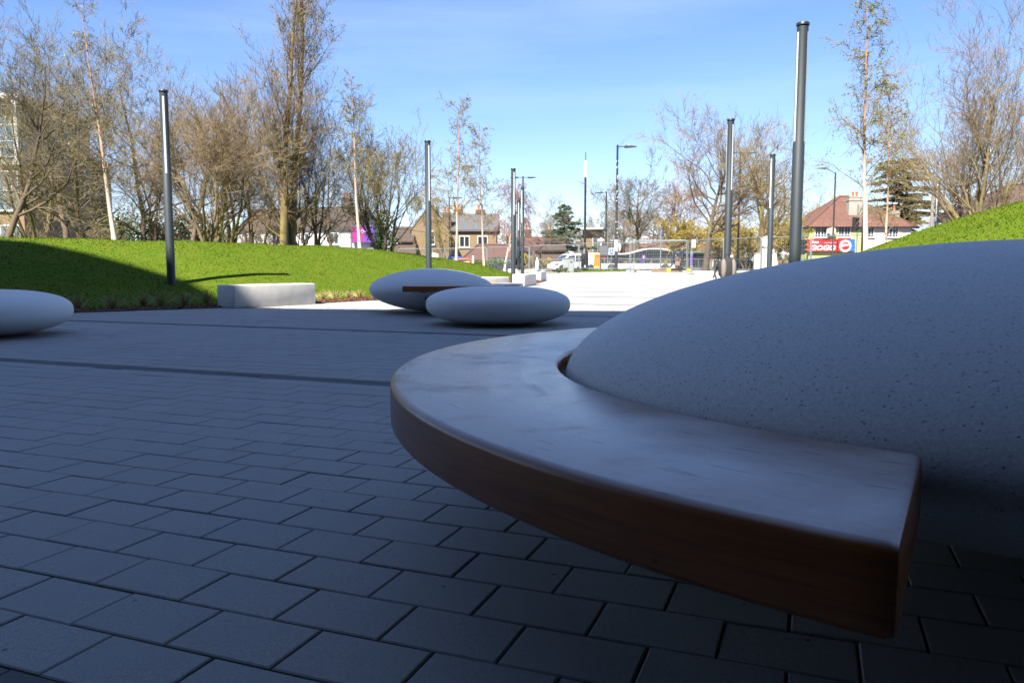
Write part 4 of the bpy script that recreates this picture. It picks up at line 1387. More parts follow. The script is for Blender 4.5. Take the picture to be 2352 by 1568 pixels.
# --- corner shop with lime and cream walls
HY = 88.0
hx0, hx1 = xat(1857, HY), xat(2085, HY)
shop = thing('corner_shop', 'hip-roofed house with lime-green and cream walls above the red shop sign', 'house', (hx0, HY, 0), rad(-2))
W_ = hx1 - hx0
ze = zat(520, HY)
MB().box((W_ * .26, 4, ze / 2), (W_ * .52, 8, ze)).build('lime_wall', 'lime_render', shop)
MB().box((W_ * .76, 4, ze / 2), (W_ * .48, 7.99, ze)).build('cream_wall', 'cream_render', shop)
hip_roof(shop, 0, W_, 0, 8, ze, zat(448, HY) + .2, 'roof_tile', .45, (W_ * .42, W_ * .50))
g_ = MB(); g_.box((W_ / 2, -.42, ze - .10), (W_ + .8, .10, .10)); g_.build('gutter', 'black_paint', shop)
wz, wh = zat(545, HY), 1.18
for px in (1882, 1935, 1988, 2043): window(shop, xat(px, HY) - hx0, wz, 1.35, wh, 0, 2, 4)
chimney(shop, xat(1968, HY) - hx0, 1.6, zat(508, HY), 1.5, .9, zat(452, HY) - zat(508, HY), 2)
chimney(shop, xat(2086, HY) - hx0 + .2, 5.0, ze - 1.0, .95, .8, 3.0, 1)
MB().lathe([(.02, -.05), (.30, -.02), (.48, .05), (.50, .07), (.46, .07)], 20).build('satellite_dish', 'chimney_render', shop, smooth=True, loc=(xat(1902, HY) - hx0, -.5, zat(531, HY))).rotation_euler = (rad(75), 0, rad(-15))
sg_w = xat(1957, HY) - xat(1849, HY)
sx0 = xat(1849, HY) - hx0
sgz0, sgz1 = zat(577, HY - 1), zat(549, HY - 1)
sign = MB().box((sx0 + sg_w / 2, -.25, (sgz0 + sgz1) / 2), (sg_w, .3, sgz1 - sgz0)).build('shop_sign', 'red_paint', shop)
MB().box((sx0 + sg_w * .935, -.405, (sgz0 + sgz1) / 2), (sg_w * .13, .012, sgz1 - sgz0 - .004)).build('sign_end', 'sign_blue', sign)
lettering('lettering', 'Pizza', .40, 'white_paint', sign, (sx0 + .36, -.412, sgz1 - .44), shear=.25, bold=.012, sx=1.15)
lettering('lettering', 'www.pizzagogo.co.uk', .15, 'white_paint', sign, (sx0 + 1.9, -.412, sgz1 - .42))
lettering('lettering', 'GOGO', .74, 'white_paint', sign, (sx0 + .34, -.412, sgz0 + .14), shear=.22, bold=.03, sx=1.2)
cx_s, cz_s = sx0 + sg_w * .80, (sgz0 + sgz1) / 2 - .08
for r_, mm, yy in ((.66, 'white_paint', -.415), (.60, 'sign_blue', -.419), (.54, 'white_paint', -.423), (.46, 'red_paint', -.427)):
    o = MB().lathe([(.01, 0), (r_, 0), (r_, .004), (.01, .004)], 28).build('roundel', mm, sign, loc=(cx_s, yy, cz_s))
    o.rotation_euler = (PI / 2, 0, 0)
lettering('lettering', 'GOGO', .30, 'white_paint', sign, (cx_s - .42, -.436, cz_s - .10), rot=(PI / 2, rad(-10), 0), shear=.2, bold=.008)
lettering('lettering', 'PIZZA', .14, 'white_paint', sign, (cx_s - .30, -.436, cz_s + .17), rot=(PI / 2, rad(-10), 0), shear=.2)

# --- house roof behind the right lawn
RY = 66.0
rx0 = xat(2152, RY)
rh = thing('bungalow', 'house with a maroon tiled hip roof behind the right lawn crest', 'house', (rx0, RY, 0), rad(-29))
rze = zat(497, RY)
MB().box((7, 4.5, rze / 2), (13.4, 9, rze)).build('wall', 'white_render', rh)
hip_roof(rh, .3, 13.7, 0, 9, rze, zat(432, RY) + .4, 'roof_maroon', .4, (5.2, 9.5))
window(rh, 3.0, rze - 1.7, 1.6, 1.2)

# --- terrace with a magenta hoarding on its gable
TY = 95.0
tx0, tx1 = xat(560, TY), xat(806, TY)
ter = thing('terrace_row', 'white terrace with a brown tiled roof and magenta hoarding on its gable', 'house', (tx1, TY, 0), rad(-18))
TL = tx1 - tx0 + 3
tz = zat(527, TY)
MB().box((-TL / 2, 4, tz / 2), (TL, 8, tz)).build('wall', 'white_render', ter)
ridge_z = zat(478, TY) + .3
gable_roof(ter, -TL, 0, 0, 8, tz, ridge_z, 'roof_brown')
MB().add([(0.02, 0, 0), (0.02, 8, 0), (0.02, 8, tz), (0.02, 4, ridge_z - .15), (0.02, 0, tz), (-.2, 0, 0), (-.2, 8, 0), (-.2, 8, tz), (-.2, 4, ridge_z - .15), (-.2, 0, tz)],
         [(0, 1, 2, 3, 4), (9, 8, 7, 6, 5), (0, 4, 9, 5), (1, 6, 7, 2), (2, 7, 8, 3), (3, 8, 9, 4), (0, 5, 6, 1)]).build('gable_wall', 'white_render', ter)
for i in range(4):
    window(ter, -2.2 - i * 4.1, tz - 1.75, 1.2, 1.4, 0, 2, 1)
    window(ter, -2.2 - i * 4.1, .9, 1.3, 1.4, 0, 2, 1)
chimney(ter, -2.6, 4, ridge_z - .5, 1.3, .8, 1.7, 3, 'brick_brown')
chimney(ter, -11.5, 4, ridge_z - .5, 1.3, .8, 1.7, 3, 'brick_brown')
# shop extension in front of the gable, carrying the hoarding
hd_ = thing('advert_hoarding', 'magenta and purple advertising hoarding beside the second birch', 'hoarding', (xat(811, 93), 93, 0), rad(-4))
hw = xat(862, 93) - xat(811, 93)
hz0, hz1 = zat(556, 93), zat(521, 93)
hb = MB().box((hw / 2, 0, (hz0 + hz1) / 2), (hw, .18, hz1 - hz0)).build('panel', 'magenta', hd_)
MB().box((hw * .77, -.094, (hz0 + hz1) / 2), (hw * .46, .008, hz1 - hz0 - .006)).build('purple_panel', 'purple', hb)
MB().box((hw / 2, .02, hz1 + .12), (hw + .1, .3, .24)).box((-.06, .02, (hz0 + hz1) / 2), (.12, .3, hz1 - hz0)).build('frame', 'wall_dark', hb)
lettering('lettering', 'OvO', .55, 'white_paint', hb, (hw * .60, -.10, hz1 - .75), align='CENTER')
ext = thing('shop_extension', 'pale flat-roofed shop wall below the magenta hoarding', 'building', (xat(811, 93.4), 93.4, 0), rad(-4))
MB().box((hw / 2, 1.2, hz0 / 2 - .05), (hw + .2, 2.2, hz0 - .15)).build('wall', 'white_render', ext)
window(ext, hw * .45, .5, 1.6, 1.3, .1, 2, 1)

# --- buff brick house
BY = 86.0
bx0, bx1 = xat(946, BY), xat(1034, BY)
bh = thing('brick_house', 'buff brick gabled house behind the second lamp column', 'house', (bx0, BY, 0), rad(6))
bw = bx1 - bx0
bz, bzr = zat(530, BY), zat(470, BY)
MB().box((bw / 2, 5, bz / 2), (bw, 10, bz)).build('wall', 'brick_buff', bh)
MB().add([(0, -.01, bz - .01), (bw, -.01, bz - .01), (bw / 2, -.01, bzr - .1), (0, .25, bz - .01), (bw, .25, bz - .01), (bw / 2, .25, bzr - .1)], [(0, 1, 2), (5, 4, 3), (0, 2, 5, 3), (1, 4, 5, 2), (0, 3, 4, 1)]).build('gable', 'brick_buff', bh)
gable_roof(bh, 0, bw, 0.3, 10, bz, bzr, 'roof_slate', 'y', .15)
window(bh, bw * .50, zat(562, BY), .9, 1.5, -.01, 1, 3)
chimney(bh, bw * .95, 6, bz + .6, 1.0, .8, 1.7, 2, 'brick_brown')
oh = thing('outbuilding', 'low brown-roofed brick annexe left of the buff brick house', 'building', (xat(900, 85), 85, 0))
MB().box((1.3, 3, 1.5), (2.6, 6, 3.0)).build('wall', 'brick_brown', oh)
gable_roof(oh, 0, 2.2, 0, 6, zat(555, 85), zat(522, 85), 'roof_brown', 'x', .2)
# slate house behind the two far birches
sh = thing('slate_house', 'grey slate roofed house between the two far birches', 'house', (xat(1036, 92), 92, 0))
sw = xat(1140, 92) - xat(1036, 92)
sz = zat(530, 92)
MB().box((sw / 2, 4, sz / 2), (sw, 8, sz)).build('wall', 'brick_buff', sh)
gable_roof(sh, 0, sw, 0, 8, sz, zat(490, 92), 'roof_slate')
for k in range(2): window(sh, sw * (.3 + .4 * k), sz - 1.9, 1.2, 1.3, 0, 2, 1)
chimney(sh, sw * .12, 4, zat(490, 92) - .4, 1.1, .8, 1.0, 3, 'brick_brown')
chimney(sh, sw * .62, 4, zat(490, 92) - .4, 1.1, .8, 1.0, 2, 'brick_brown')
# low tiled building by the road
lb = thing('tiled_lodge', 'low building with a broad red-brown tiled roof behind the smallest birch', 'building', (xat(1062, 80), 80, 0))
lw = xat(1182, 80) - xat(1062, 80)
lzv = zat(599, 80)
MB().box((lw / 2, 3, lzv / 2), (lw - .6, 5.4, lzv)).build('wall', 'brick_brown', lb)
hip_roof(lb, 0, lw, 0, 6, lzv, zat(560, 80), 'roof_red', .3, (lw * .28, lw * .82))
# red roofed pair left of the spruce
rp = thing('red_roof_house', 'red-brown tiled house roofs left of the spruce', 'house', (xat(1208, 104), 104, 0), rad(10))
rw = xat(1300, 104) - xat(1208, 104)
MB().box((rw / 2, 4, 1.3), (rw, 8, 2.6)).build('wall', 'brick_brown', rp)
gable_roof(rp, 0, rw, 0, 8, 2.6, zat(545, 104), 'roof_red')
chimney(rp, rw * .2, 4, zat(547, 104), .8, .8, 1.2, 2, 'brick_brown')
chimney(rp, rw * .75, 4, zat(547, 104), .8, .8, 1.2, 2, 'brick_brown')
rp2 = thing('grey_roof_house', 'dark roofed cottage behind the yellow shrubs', 'house', (xat(1206, 90), 90, 0))
MB().box((2.2, 2.5, 1.2), (4.4, 5, 2.4)).build('wall', 'brick_brown', rp2)
gable_roof(rp2, 0, 4.4, 0, 5, 2.4, zat(556, 90), 'roof_brown')
# pale modern block behind the black mast
pb = thing('pavilion', 'buff modern building with a flat projecting roof behind the black mast', 'building', (xat(1338, 116), 116, 0), rad(-12))
pw = 2.6
MB().box((pw / 2, 3, zat(530, 116) / 2), (pw, 6, zat(530, 116))).build('wall', 'brick_buff', pb)
MB().box((pw / 2, 2.6, zat(527, 116) + .1), (pw + 1.0, 7.4, .3)).build('roof', 'white_render', pb)
window(pb, pw * .72, .6, .8, zat(545, 116) - .6, 0, 1, 1, glass='glass_blue')
# distant row closing the view on the right
for i, (px0, px1, Y, ye, yr, wm, rm, lab) in enumerate([(1590, 1700, 135, 590, 560, 'brick_buff', 'roof_red', 'distant red roofed house behind the golden willows'), (1330, 1420, 138, 585, 555, 'brick_brown', 'roof_brown', 'distant brown roofed house above the rear of the bus'), (1440, 1560, 136, 588, 560, 'brick_brown', 'roof_red', 'distant house glimpsed above the bus roof')]):
    dh = thing('distant_house', lab, 'house', (xat(px0, Y), Y, 0))
    dw = xat(px1, Y) - xat(px0, Y)
    ez = zat(ye, Y)
    MB().box((dw / 2, 4, ez / 2), (dw, 8, ez)).build('wall', wm, dh)
    gable_roof(dh, 0, dw, 0, 8, ez, zat(yr, Y), rm)
    for k in range(3): window(dh, dw * (.2 + .3 * k), max(.4, ez - 1.6), 1.2, 1.1, 0, 2, 1)

# --- block of flats at the left edge
FY = 56.0
fl = thing('apartment_block', 'modern flats with white framed glazing behind the left trees', 'building', (xat(-60, FY), FY, 0), rad(0))
fw = xat(62, FY) - xat(-60, FY)
ftop = zat(215, FY)
MB().box((fw / 2, 5, ftop * .31), (fw, 10, ftop * .62)).build('brick_wall', 'brick_buff', fl)
MB().box((fw / 2 - .2, 5.3, ftop * .80), (fw - .4, 9.4, ftop * .36)).build('upper_storey', 'cabinet_grey', fl)
MB().box((fw / 2, 5, ftop * .985), (fw + .5, 10.6, .35)).build('roof', 'white_render', fl)
for k in range(3):
    xx = fw * (.30 + .25 * k)
    window(fl, xx, ftop * .66, 1.0, ftop * .27, .55, 1, 3, glass='glass_blue', sill=None)
    window(fl, xx, ftop * .36, 1.0, ftop * .22, 0, 1, 2, glass='glass_blue')
    window(fl, xx, ftop * .08, 1.0, ftop * .2, 0, 1, 2, glass='glass_blue')
MB().box((fw - .15, -.05, ftop * .8), (.3, .3, ftop * .36)).build('corner_post', 'white_render', fl)
MB().box((fw / 2, -.1, ftop * .62), (fw + .3, .5, .25)).build('string_course', 'white_render', fl)
fl2 = thing('apartment_wing', 'darker wing of the flats between the first trees', 'building', (xat(68, 60), 60, 0))
w2_ = xat(112, 60) - xat(68, 60)
MB().box((w2_ / 2, 5, zat(345, 60) / 2), (w2_, 10, zat(345, 60))).build('wall', 'brick_brown', fl2)
MB().box((w2_ / 2, 5, zat(345, 60) + .12), (w2_ + .3, 10.3, .25)).build('roof', 'roof_slate', fl2)
for k in range(3):
    for j in range(1): window(fl2, w2_ * .5, .8 + k * 2.6, .8, 1.6, 0, 1, 1, glass='glass_blue')

# ================================================================== STREET FURNITURE
def gzv(x, y): return float(gz(np.array(x), np.array(y)))

# --- temporary mesh fence panels
def fence_proto():
    L, H = 3.5, 2.0
    root = thing('site_fence', 'x', 'fence')
    f = MB()
    pts = [(.03, 0, .12), (.03, 0, H - .12), (.06, 0, H - .03), (.15, 0, H), (L - .15, 0, H), (L - .06, 0, H - .03), (L - .03, 0, H - .12), (L - .03, 0, .12)]
    f.tube(pts, .027, 8)
    f.tube([(.03, 0, .25), (L - .03, 0, .25)], .024, 6)
    f.tube([(.03, 0, .13), (.03, 0, .02)], .021, 8).tube([(L - .03, 0, .13), (L - .03, 0, .02)], .021, 8)
    f.build('frame', 'galvanised', root, smooth=True)
    w = MB()
    for i in range(1, 24): w.tube([(i * L / 24, 0, .25), (i * L / 24, 0, H)], .0022, 3, False)
    for z in np.linspace(.4, H - .12, 9): w.tube([(.03, .003, z), (L - .03, .003, z)], .0034, 3, False)
    o = w.build('wire_mesh', 'galvanised', root); tag(o, kind='stuff')
    for x in (.03, L - .03): MB().box((x, 0, .06), (.22, .6, .12), 0, .02).build('foot', 'kerb', root)
    return root
FP = [(915, 63), (1020, 62), (1119, 60.5), (1216, 58.5), (1330, 56), (1448, 53.5), (1579, 50.5), (1662, 46.5), (1748, 42.5), (1862, 39.5), (1990, 36.5)]
FLAB = ['mesh fence panel in front of the brick annexe', 'mesh fence panel in front of the blue frame', 'mesh fence panel left of the seated person', 'mesh fence panel behind the row of lamp columns', 'mesh fence panel between the row of lamps and the black mast',
        'mesh fence panel carrying the blue footpath sign', 'mesh fence panel in front of the bus front', 'mesh fence panel in front of the walkers', 'mesh fence panel left of the lamp column with the blue sign behind', 'mesh fence panel right of the largest lamp column foot', 'mesh fence panel in front of the red shop sign']
fproto = fence_proto()
fpts = [Vector((xat(px, Y), Y, 0)) for px, Y in FP]
for i, (a, b_) in enumerate(zip(fpts[:-1], fpts[1:])):
    o = fproto if i == 0 else copy_tree(fproto)
    d_ = b_ - a
    o.location = (a.x, a.y, gzv((a.x + b_.x) / 2, (a.y + b_.y) / 2))
    o.rotation_euler = (0, 0, math.atan2(d_.y, d_.x))
    o.scale = (d_.length / 3.52, 1, 1)
    tag(o, FLAB[i], 'fence', 'temporary mesh fence panels')
sp_ = copy_tree(fproto)
sp_.location = (xat(1455, 51.8), 51.8, gzv(8.2, 51.8)); sp_.rotation_euler = (0, 0, rad(-24)); sp_.scale = (1, 1, 1.02)
tag(sp_, 'spare mesh fence panel doubled up in front of the bus', 'fence', 'temporary mesh fence panels')
st = MB().tube([(0, 0, 1.75), (.85, -.3, .1)], .022, 8).tube([(.0, .0, 1.75), (0, 0, .05)], .02, 8).box((.85, -.3, .06), (.4, .3, .12)).build('fence_stay', 'galvanised')
st.location = (xat(1224, 57.5), 57.5, 0)
tag(st, 'slanting metal stay propping the fence left of the van', 'fence stay')

# --- pedestrian guardrail along the road
def rail_proto():
    root = thing('guardrail', 'x', 'railing')
    f = MB().tube([(0, 0, 1.06), (2, 0, 1.06)], .026, 6).tube([(0, 0, .18), (2, 0, .18)], .022, 6).tube([(0, 0, 0), (0, 0, 1.08)], .032, 6)
    f.build('frame', 'galvanised', root, smooth=True)
    v = MB()
    for i in range(1, 17): v.tube([(i * 2 / 17, 0, .18), (i * 2 / 17, 0, 1.05)], .012, 4, False)
    o = v.build('bars', 'galvanised', root); tag(o, kind='stuff')
    return root
rp_ = rail_proto()
x_ = xat(1120, 67); n_ = 0
while x_ < xat(2010, 67):
    o = rp_ if n_ == 0 else copy_tree(rp_)
    o.location = (x_, 67.2, 0.06 + .12 * float(sstep(-2, 6, np.array(x_))))
    tag(o, 'grey steel guardrail section between the plaza and the road', 'railing', 'guardrail sections along the road')
    x_ += 2.0; n_ += 1

# --- street lamps
def street_lamp(px, Y, top, arms, lab, r=.075, stickers=False, name='street_lamp', rz=0, curved=False):
    x = xat(px, Y); h = zat(top, Y) - gzv(x, Y)
    root = thing(name, lab, 'street lamp', (x, Y, gzv(x, Y)), rz, 'street lamps along the road')
    MB().lathe([(r * 1.5, 0), (r * 1.5, 1.3), (r, 1.4), (r * .8, h - .1), (r * .8, h), (.01, h)], 14).build('pole', 'black_paint', root, smooth=True)
    for s in arms:
        z0 = h - .12
        L = .55 if not curved else 1.0
        dz = 0 if not curved else .55
        a = MB().tube([(0, 0, z0), (s * L, 0, z0 + dz)], .035, 8).build('arm', 'black_paint', root, smooth=True)
        hd = MB().side([(0, -.05), (s * .18, -.10), (s * .75, -.05), (s * .95, -.02), (s * .95, .0), (s * .6, .055), (s * .1, .07), (0, .03)], -.16, .16)
        MBh = hd.build('lamp_head', 'lamp_grey', root, bev=.01, loc=(s * L * .9, 0, z0 + dz))
        MB().ball((s * .35, 0, .11), (.05, .05, .06)).build('sensor', 'white_paint', MBh)
    if stickers:
        rg_ = np.random.default_rng(9)
        for k in range(26):
            z = rg_.uniform(.6, h - .6); q = rg_.uniform(-2.6, -.5); rr = r * 1.02
            MB().box((rr * math.cos(q), rr * math.sin(q), z), (.012, rg_.uniform(.03, .07), rg_.uniform(.03, .12)), rz=q).build('sticker', 'white_paint', root)
        MB().lathe([(r * 1.55, 1.5), (r * 1.55, 2.35)], 14).build('pole_sleeve', 'white_paint', root, smooth=True)
    return root
street_lamp(1415, 60, 333, (1,), 'tall black street lamp with white sticker marks and one arm', .095, True)
street_lamp(1391, 100, 440, (-1,), 'smaller grey street lamp with one arm pointing left', .1)
street_lamp(1201, 86, 405, (-1, 1), 'double-armed street lamp behind the row of slim columns', .1)
street_lamp(1694, 70, 348, (-1, 1), 'double-armed street lamp between the right lamp columns', .1)
street_lamp(1911, 82, 396, (-1,), 'street lamp with raised arm in front of the lime-green wall', .09, curved=True)
street_lamp(1033, 84, 452, (1,), 'thin dark street lamp left of the third birch', .09)

# --- black mast
my = 57.0
mxx = xat(1343, my)
mast = thing('black_mast', 'black tapered mast with a wide base and white wrapped top', 'mast', (mxx, my, gzv(mxx, my)))
mh = zat(350, my) - gzv(mxx, my)
MB().lathe([(.27, -.02), (.27, 1.30), (.23, 1.42), (.12, 1.68), (.085, 1.7)], 8).build('base', 'black_paint', mast)
MB().lathe([(.09, 1.65), (.075, mh - 1.2), (.028, mh - 1.15), (.022, mh), (.001, mh)], 16).build('pole', 'black_paint', mast, smooth=True)
MB().lathe([(.10, mh - 1.75), (.115, mh - 1.6), (.11, mh - .75), (.09, mh - .6), (.03, mh - .58)], 14).build('wrapping', 'white_paint', mast, smooth=True)
MB().tube([(.10, -.02, mh - 1.6), (.16, -.02, mh - 2.2), (.15, -.02, mh - 3.2)], .02, 5).build('loose_strip', 'white_paint', mast)
MB().box((-.02, -.275, .42), (.12, .01, .12)).build('number_plate', 'white_paint', mast)

# --- equipment cabinet
cb = thing('equipment_cabinet', 'grey steel roadside cabinet in front of the white van', 'cabinet', (xat(1306, 55.8), 55.8, .10), rad(-8))
MB().box((0, 0, .52), (.76, .42, 1.04), 0, .012).build('body', 'cabinet_grey', cb)
MB().box((0, 0, 1.075), (.86, .52, .05), 0, .012).build('lid', 'cabinet_grey', cb)
MB().box((.2, -.215, .82), (.14, .006, .10)).build('graffiti', 'lamp_grey', cb)
MB().box((.0, -.213, .5), (.01, .006, .9)).build('door_gap', 'lamp_grey', cb)
cb2 = thing('equipment_cabinet', 'cream roadside cabinet below the round blue sign', 'cabinet', (xat(1757, 50), 50, .2))
MB().box((0, 0, .62), (1.3, .45, 1.24), 0, .015).build('body', 'cream_render', cb2)
MB().box((0, 0, 1.26), (1.38, .52, .05), 0, .01).build('lid', 'cabinet_grey', cb2)

# --- signs
def post(root, h, r=.035, mat='galvanised', x=0): return MB().lathe([(r, 0), (r, h), (.005, h + .01)], 10, (x, 0, 0)).build('post', mat, root, smooth=True)
s1 = thing('footpath_sign', 'blue and white walking figure sign on the fence', 'sign', (xat(1404, 53.9), 53.9, gzv(6.8, 54)))
post(s1, 1.95, .02)
zz0, zz1 = zat(585, 53.9) - gzv(6.8, 54), zat(570, 53.9) - gzv(6.8, 54)
MB().box((0, -.03, (zz0 + zz1) / 2), (.36, .012, zz1 - zz0)).build('plate', 'white_paint', s1)
MB().box((0, -.039, zz0 + (zz1 - zz0) * .64), (.30, .006, (zz1 - zz0) * .58)).build('symbol_field', 'sign_blue', s1)
MB().box((0, -.039, zz0 + (zz1 - zz0) * .18), (.30, .006, (zz1 - zz0) * .24)).build('text_field', 'sign_blue', s1)
fg = MB()
zc = zz0 + (zz1 - zz0) * .64
fg.ball((0, -.045, zc + .09), (.025, .005, .028)).box((0, -.044, zc + .03), (.06, .004, .10)).box((-.03, -.044, zc - .055), (.022, .004, .11), ry=.3).box((.03, -.044, zc - .055), (.022, .004, .11), ry=-.3)
fg.build('walking_figure', 'white_paint', s1)
s2 = thing('road_sign', 'round sign seen edge-on on a tall grey post before the bus', 'sign', (xat(1517, 56), 56, gzv(10, 56)), rad(72))
h2 = zat(526, 56) - gzv(10, 56)
post(s2, h2, .045)
d2 = MB().lathe([(.01, 0), (.30, 0), (.30, .02), (.01, .02)], 28).build('disc', 'sign_blue', s2, loc=(0, -.06, h2 - .3)); d2.rotation_euler = (PI / 2, 0, 0)
s3 = thing('road_sign', 'round blue arrow sign with a white plate behind a right lamp column', 'sign', (xat(1757, 47), 47, .2))
h3 = zat(543, 47) - .2
post(s3, h3, .035)
d3 = MB().lathe([(.01, 0), (.31, 0), (.31, .02), (.01, .02)], 28).build('disc', 'sign_blue', s3, loc=(0, -.05, zat(555, 47) - .2)); d3.rotation_euler = (PI / 2, 0, 0)
MB().lathe([(.29, 0), (.315, 0), (.315, .006), (.29, .006)], 28).build('rim', 'white_paint', d3, loc=(0, 0, .021))
ar = MB().box((-.06, -.078, zat(556, 47) - .2), (.24, .006, .07), ry=rad(-38)).box((-.15, -.078, zat(558.5, 47) - .2), (.12, .006, .12), ry=rad(-38)); ar.build('arrow', 'white_paint', s3)
MB().box((0, -.05, zat(577, 47) - .2), (.62, .012, .34)).build('plate', 'white_paint', s3)
s4 = thing('sign_back', 'dark grey back of a road sign on two posts left of the tall black lamp', 'sign', (xat(1386, 62), 62, gzv(7, 62)))
post(s4, zat(524, 62) - .2, .03, x=.33); post(s4, zat(556, 62) - .2, .03, x=-.28)
MB().box((.02, -.04, zat(576, 62) - .2), (.62, .02, .75)).build('plate', 'wall_dark', s4)
def lantern(px, Y, py, lab):
    x = xat(px, Y)
    root = thing('street_lantern', lab, 'lantern', (x, Y, gzv(x, Y)), 0, 'white-capped lanterns')
    h = zat(py, Y) - gzv(x, Y)
    post(root, h - .6, .04, 'black_paint')
    MB().lathe([(.03, h - .6), (.06, h - .55), (.17, h - .22), (.17, h - .2)], 8).build('glass', 'white_paint', root)
    MB().lathe([(.30, h - .2), (.24, h - .1), (.06, h), (.01, h + .06)], 12).build('cap', 'white_paint', root)
lantern(1380, 63, 547, 'white-capped lantern above the dark sign back')
lantern(1798, 60, 577, 'white-capped lantern right of the round blue sign')
lantern(1815, 62, 579, 'second white-capped lantern beside the largest lamp column')
bs_ = thing('bus_stop', 'white bus stop post with a flag sign right of the walkers', 'bus stop', (xat(1587, 56), 56, gzv(12, 56)))
post(bs_, zat(552, 56) - .2, .03, 'galvanised')
MB().box((.17, 0, zat(561, 56) - .2), (.28, .02, .55)).build('flag', 'white_paint', bs_)
MB().box((.17, -.013, zat(562, 56) - .2), (.28, .004, .05)).build('stripe', 'purple', bs_)
tt_ = thing('information_totem', 'purple and white information post beside the bus stop', 'sign', (xat(1588, 58), 58, gzv(12, 58)))
MB().box((0, 0, .75), (.20, .06, 1.5), 0, .01).build('post', 'galvanised', tt_)
MB().box((0, -.034, .82), (.18, .008, .75)).build('panel', 'purple', tt_)
shl = thing('bus_shelter', 'glass bus shelter with a thin green roof right of the walkers', 'shelter', (xat(1595, 72), 72, .06))
MB().box((0, 0, zat(580, 72) - .06), (3.4, 1.5, .06)).build('roof', 'glass_green', shl)
for xx in (-1.5, 0, 1.5): MB().box((xx, .6, 1.0), (.06, .06, 2.0)).build('upright', 'lamp_grey', shl)
MB().box((0, .62, 1.1), (2.9, .02, 1.4)).build('glass_panel', 'glass_dark', shl)
MB().box((0, .4, .5), (2.2, .3, .05)).build('bench', 'galvanised', shl)

def traffic_light(px, Y, top, lab, side=1):
    x = xat(px, Y)
    root = thing('traffic_light', lab, 'traffic light', (x, Y, gzv(x, Y)), 0, 'traffic lights')
    h = zat(top, Y) - gzv(x, Y)
    post(root, h, .07, 'galvanised')
    b_ = MB().box((side * .22, 0, h - 1.5), (.34, .24, 1.1), 0, .03).build('signal_head', 'black_paint', root)
    for k in range(3): MB().lathe([(.11, 0), (.13, .16), (.12, .16), (.10, 0)], 14).build('hood', 'black_paint', b_, loc=(side * .22 + .1, -.1, h - 1.15 - k * .35)).rotation_euler = (PI / 2, 0, rad(40))
traffic_light(1966, 62, 470, 'traffic light on a grey pole left of the leafy tall birch', -1)
traffic_light(1838, 58, 520, 'traffic light hidden behind the largest lamp column', .6)
dp = thing('dark_post', 'dark tarred pole just behind the leafy tall birch', 'pole', (xat(1981, 33), 33, 0)); MB().lathe([(.10, 0), (.085, zat(455, 33))], 12).build('post', 'black_paint', dp, smooth=True)
wp = thing('telegraph_pole', 'weathered wooden pole left of the sunken lamp column', 'pole', (xat(2135, 60), 60, 0)); MB().lathe([(.14, 0), (.11, zat(440, 60))], 12).build('post', 'wood_pole', wp, smooth=True)

# --- barrier, blue frame, notice board left of the plaza
br_ = thing('safety_barrier', 'red and white plastic road barrier at the foot of the third birch', 'barrier', (xat(1042, 49), 49, .15), rad(-4))
MB().tube([(0, 0, .9), (.95, 0, .93), (1.08, 0, .86), (1.12, 0, .7), (1.12, 0, .1)], .05, 8).build('top_rail', 'orange_red', br_, smooth=True)
wb_ = MB().tube([(0, 0, .74), (1.0, 0, .74)], .03, 6)
for k in range(9): wb_.tube([(.05 + k * .115, 0, .74), (.05 + k * .115, 0, .15)], .022, 6)
wb_.tube([(0, 0, .15), (1.0, 0, .15)], .03, 6).build('bars', 'white_paint', br_, smooth=True)
MB().box((1.22, 0, .62), (.12, .1, 1.0), 0, .04).build('end_post', 'white_paint', br_)
bf = thing('plant_trailer', 'blue steel framed trailer behind the fence by the third birch', 'trailer', (xat(1031, 66), 66, .06))
MB().box((.03, 0, .85), (.16, .5, 1.1), 0, .03).box((.62, 0, 1.25), (.95, .9, .20), 0, .08).box((.45, 0, .75), (.16, .8, .9), 0, .04).box((1.0, 0, 1.15), (.5, .7, .3), 0, .1).tube([(.55, 0, 1.3), (.55, 0, 1.62)], .04, 6).tube([(.1, 0, 1.2), (.1, 0, 1.62)], .04, 6).build('frame', 'blue_paint', bf)
for k in (.35, 1.0): MB().lathe([(.08, -.09), (.30, -.09), (.33, 0), (.30, .09), (.08, .09)], 18).build('wheel', 'rubber', bf, loc=(k, -.4, .33)).rotation_euler = (PI / 2, 0, 0)
nb = thing('notice_board', 'plain white board on the fence right of the second lamp column', 'board', (xat(1000, 62.5), 62.5, .0), rad(-6))
MB().box((0, 0, zat(590, 62.5)), (.55, .03, .6), 0, .01).build('panel', 'white_paint', nb)
post(nb, 1.0, .02, x=-.2); post(nb, 1.0, .02, x=.2)
hw_ = thing('hoarding_wall', 'low pale site hoarding left of the second lamp column', 'hoarding', (xat(925, 66), 66, 0))
for k in range(3): MB().box((.75 + k * 1.15, 0, .72), (1.13, .05, 1.44)).build('panel', ['white_render', 'footway', 'timber'][k], hw_)
for k, (px, w) in enumerate([(2618, 1.0), (2668, 2.2)]):
    tbk = MB().box((0, 0, .09), (w * .9, .22, .18), 0, .01).build('timber_baulk', 'timber'); xx = px / 1.7415
    tbk.location = (xat([1513, 1535][k], 52.0 - k * .6), 52.0 - k * .6, gzv(9.5, 52)); tbk.rotation_euler = (0, 0, rad(-20))
    tag(tbk, ['short timber baulk at the fence foot before the bus', 'long timber baulk at the fence foot before the bus'][k], 'timber', 'timber baulks')
stb = thing('sack_trolley', 'dark low trolley with yellow wheels by the fence foot', 'trolley', (xat(1557, 49.5), 49.5, gzv(10.5, 49.5)))
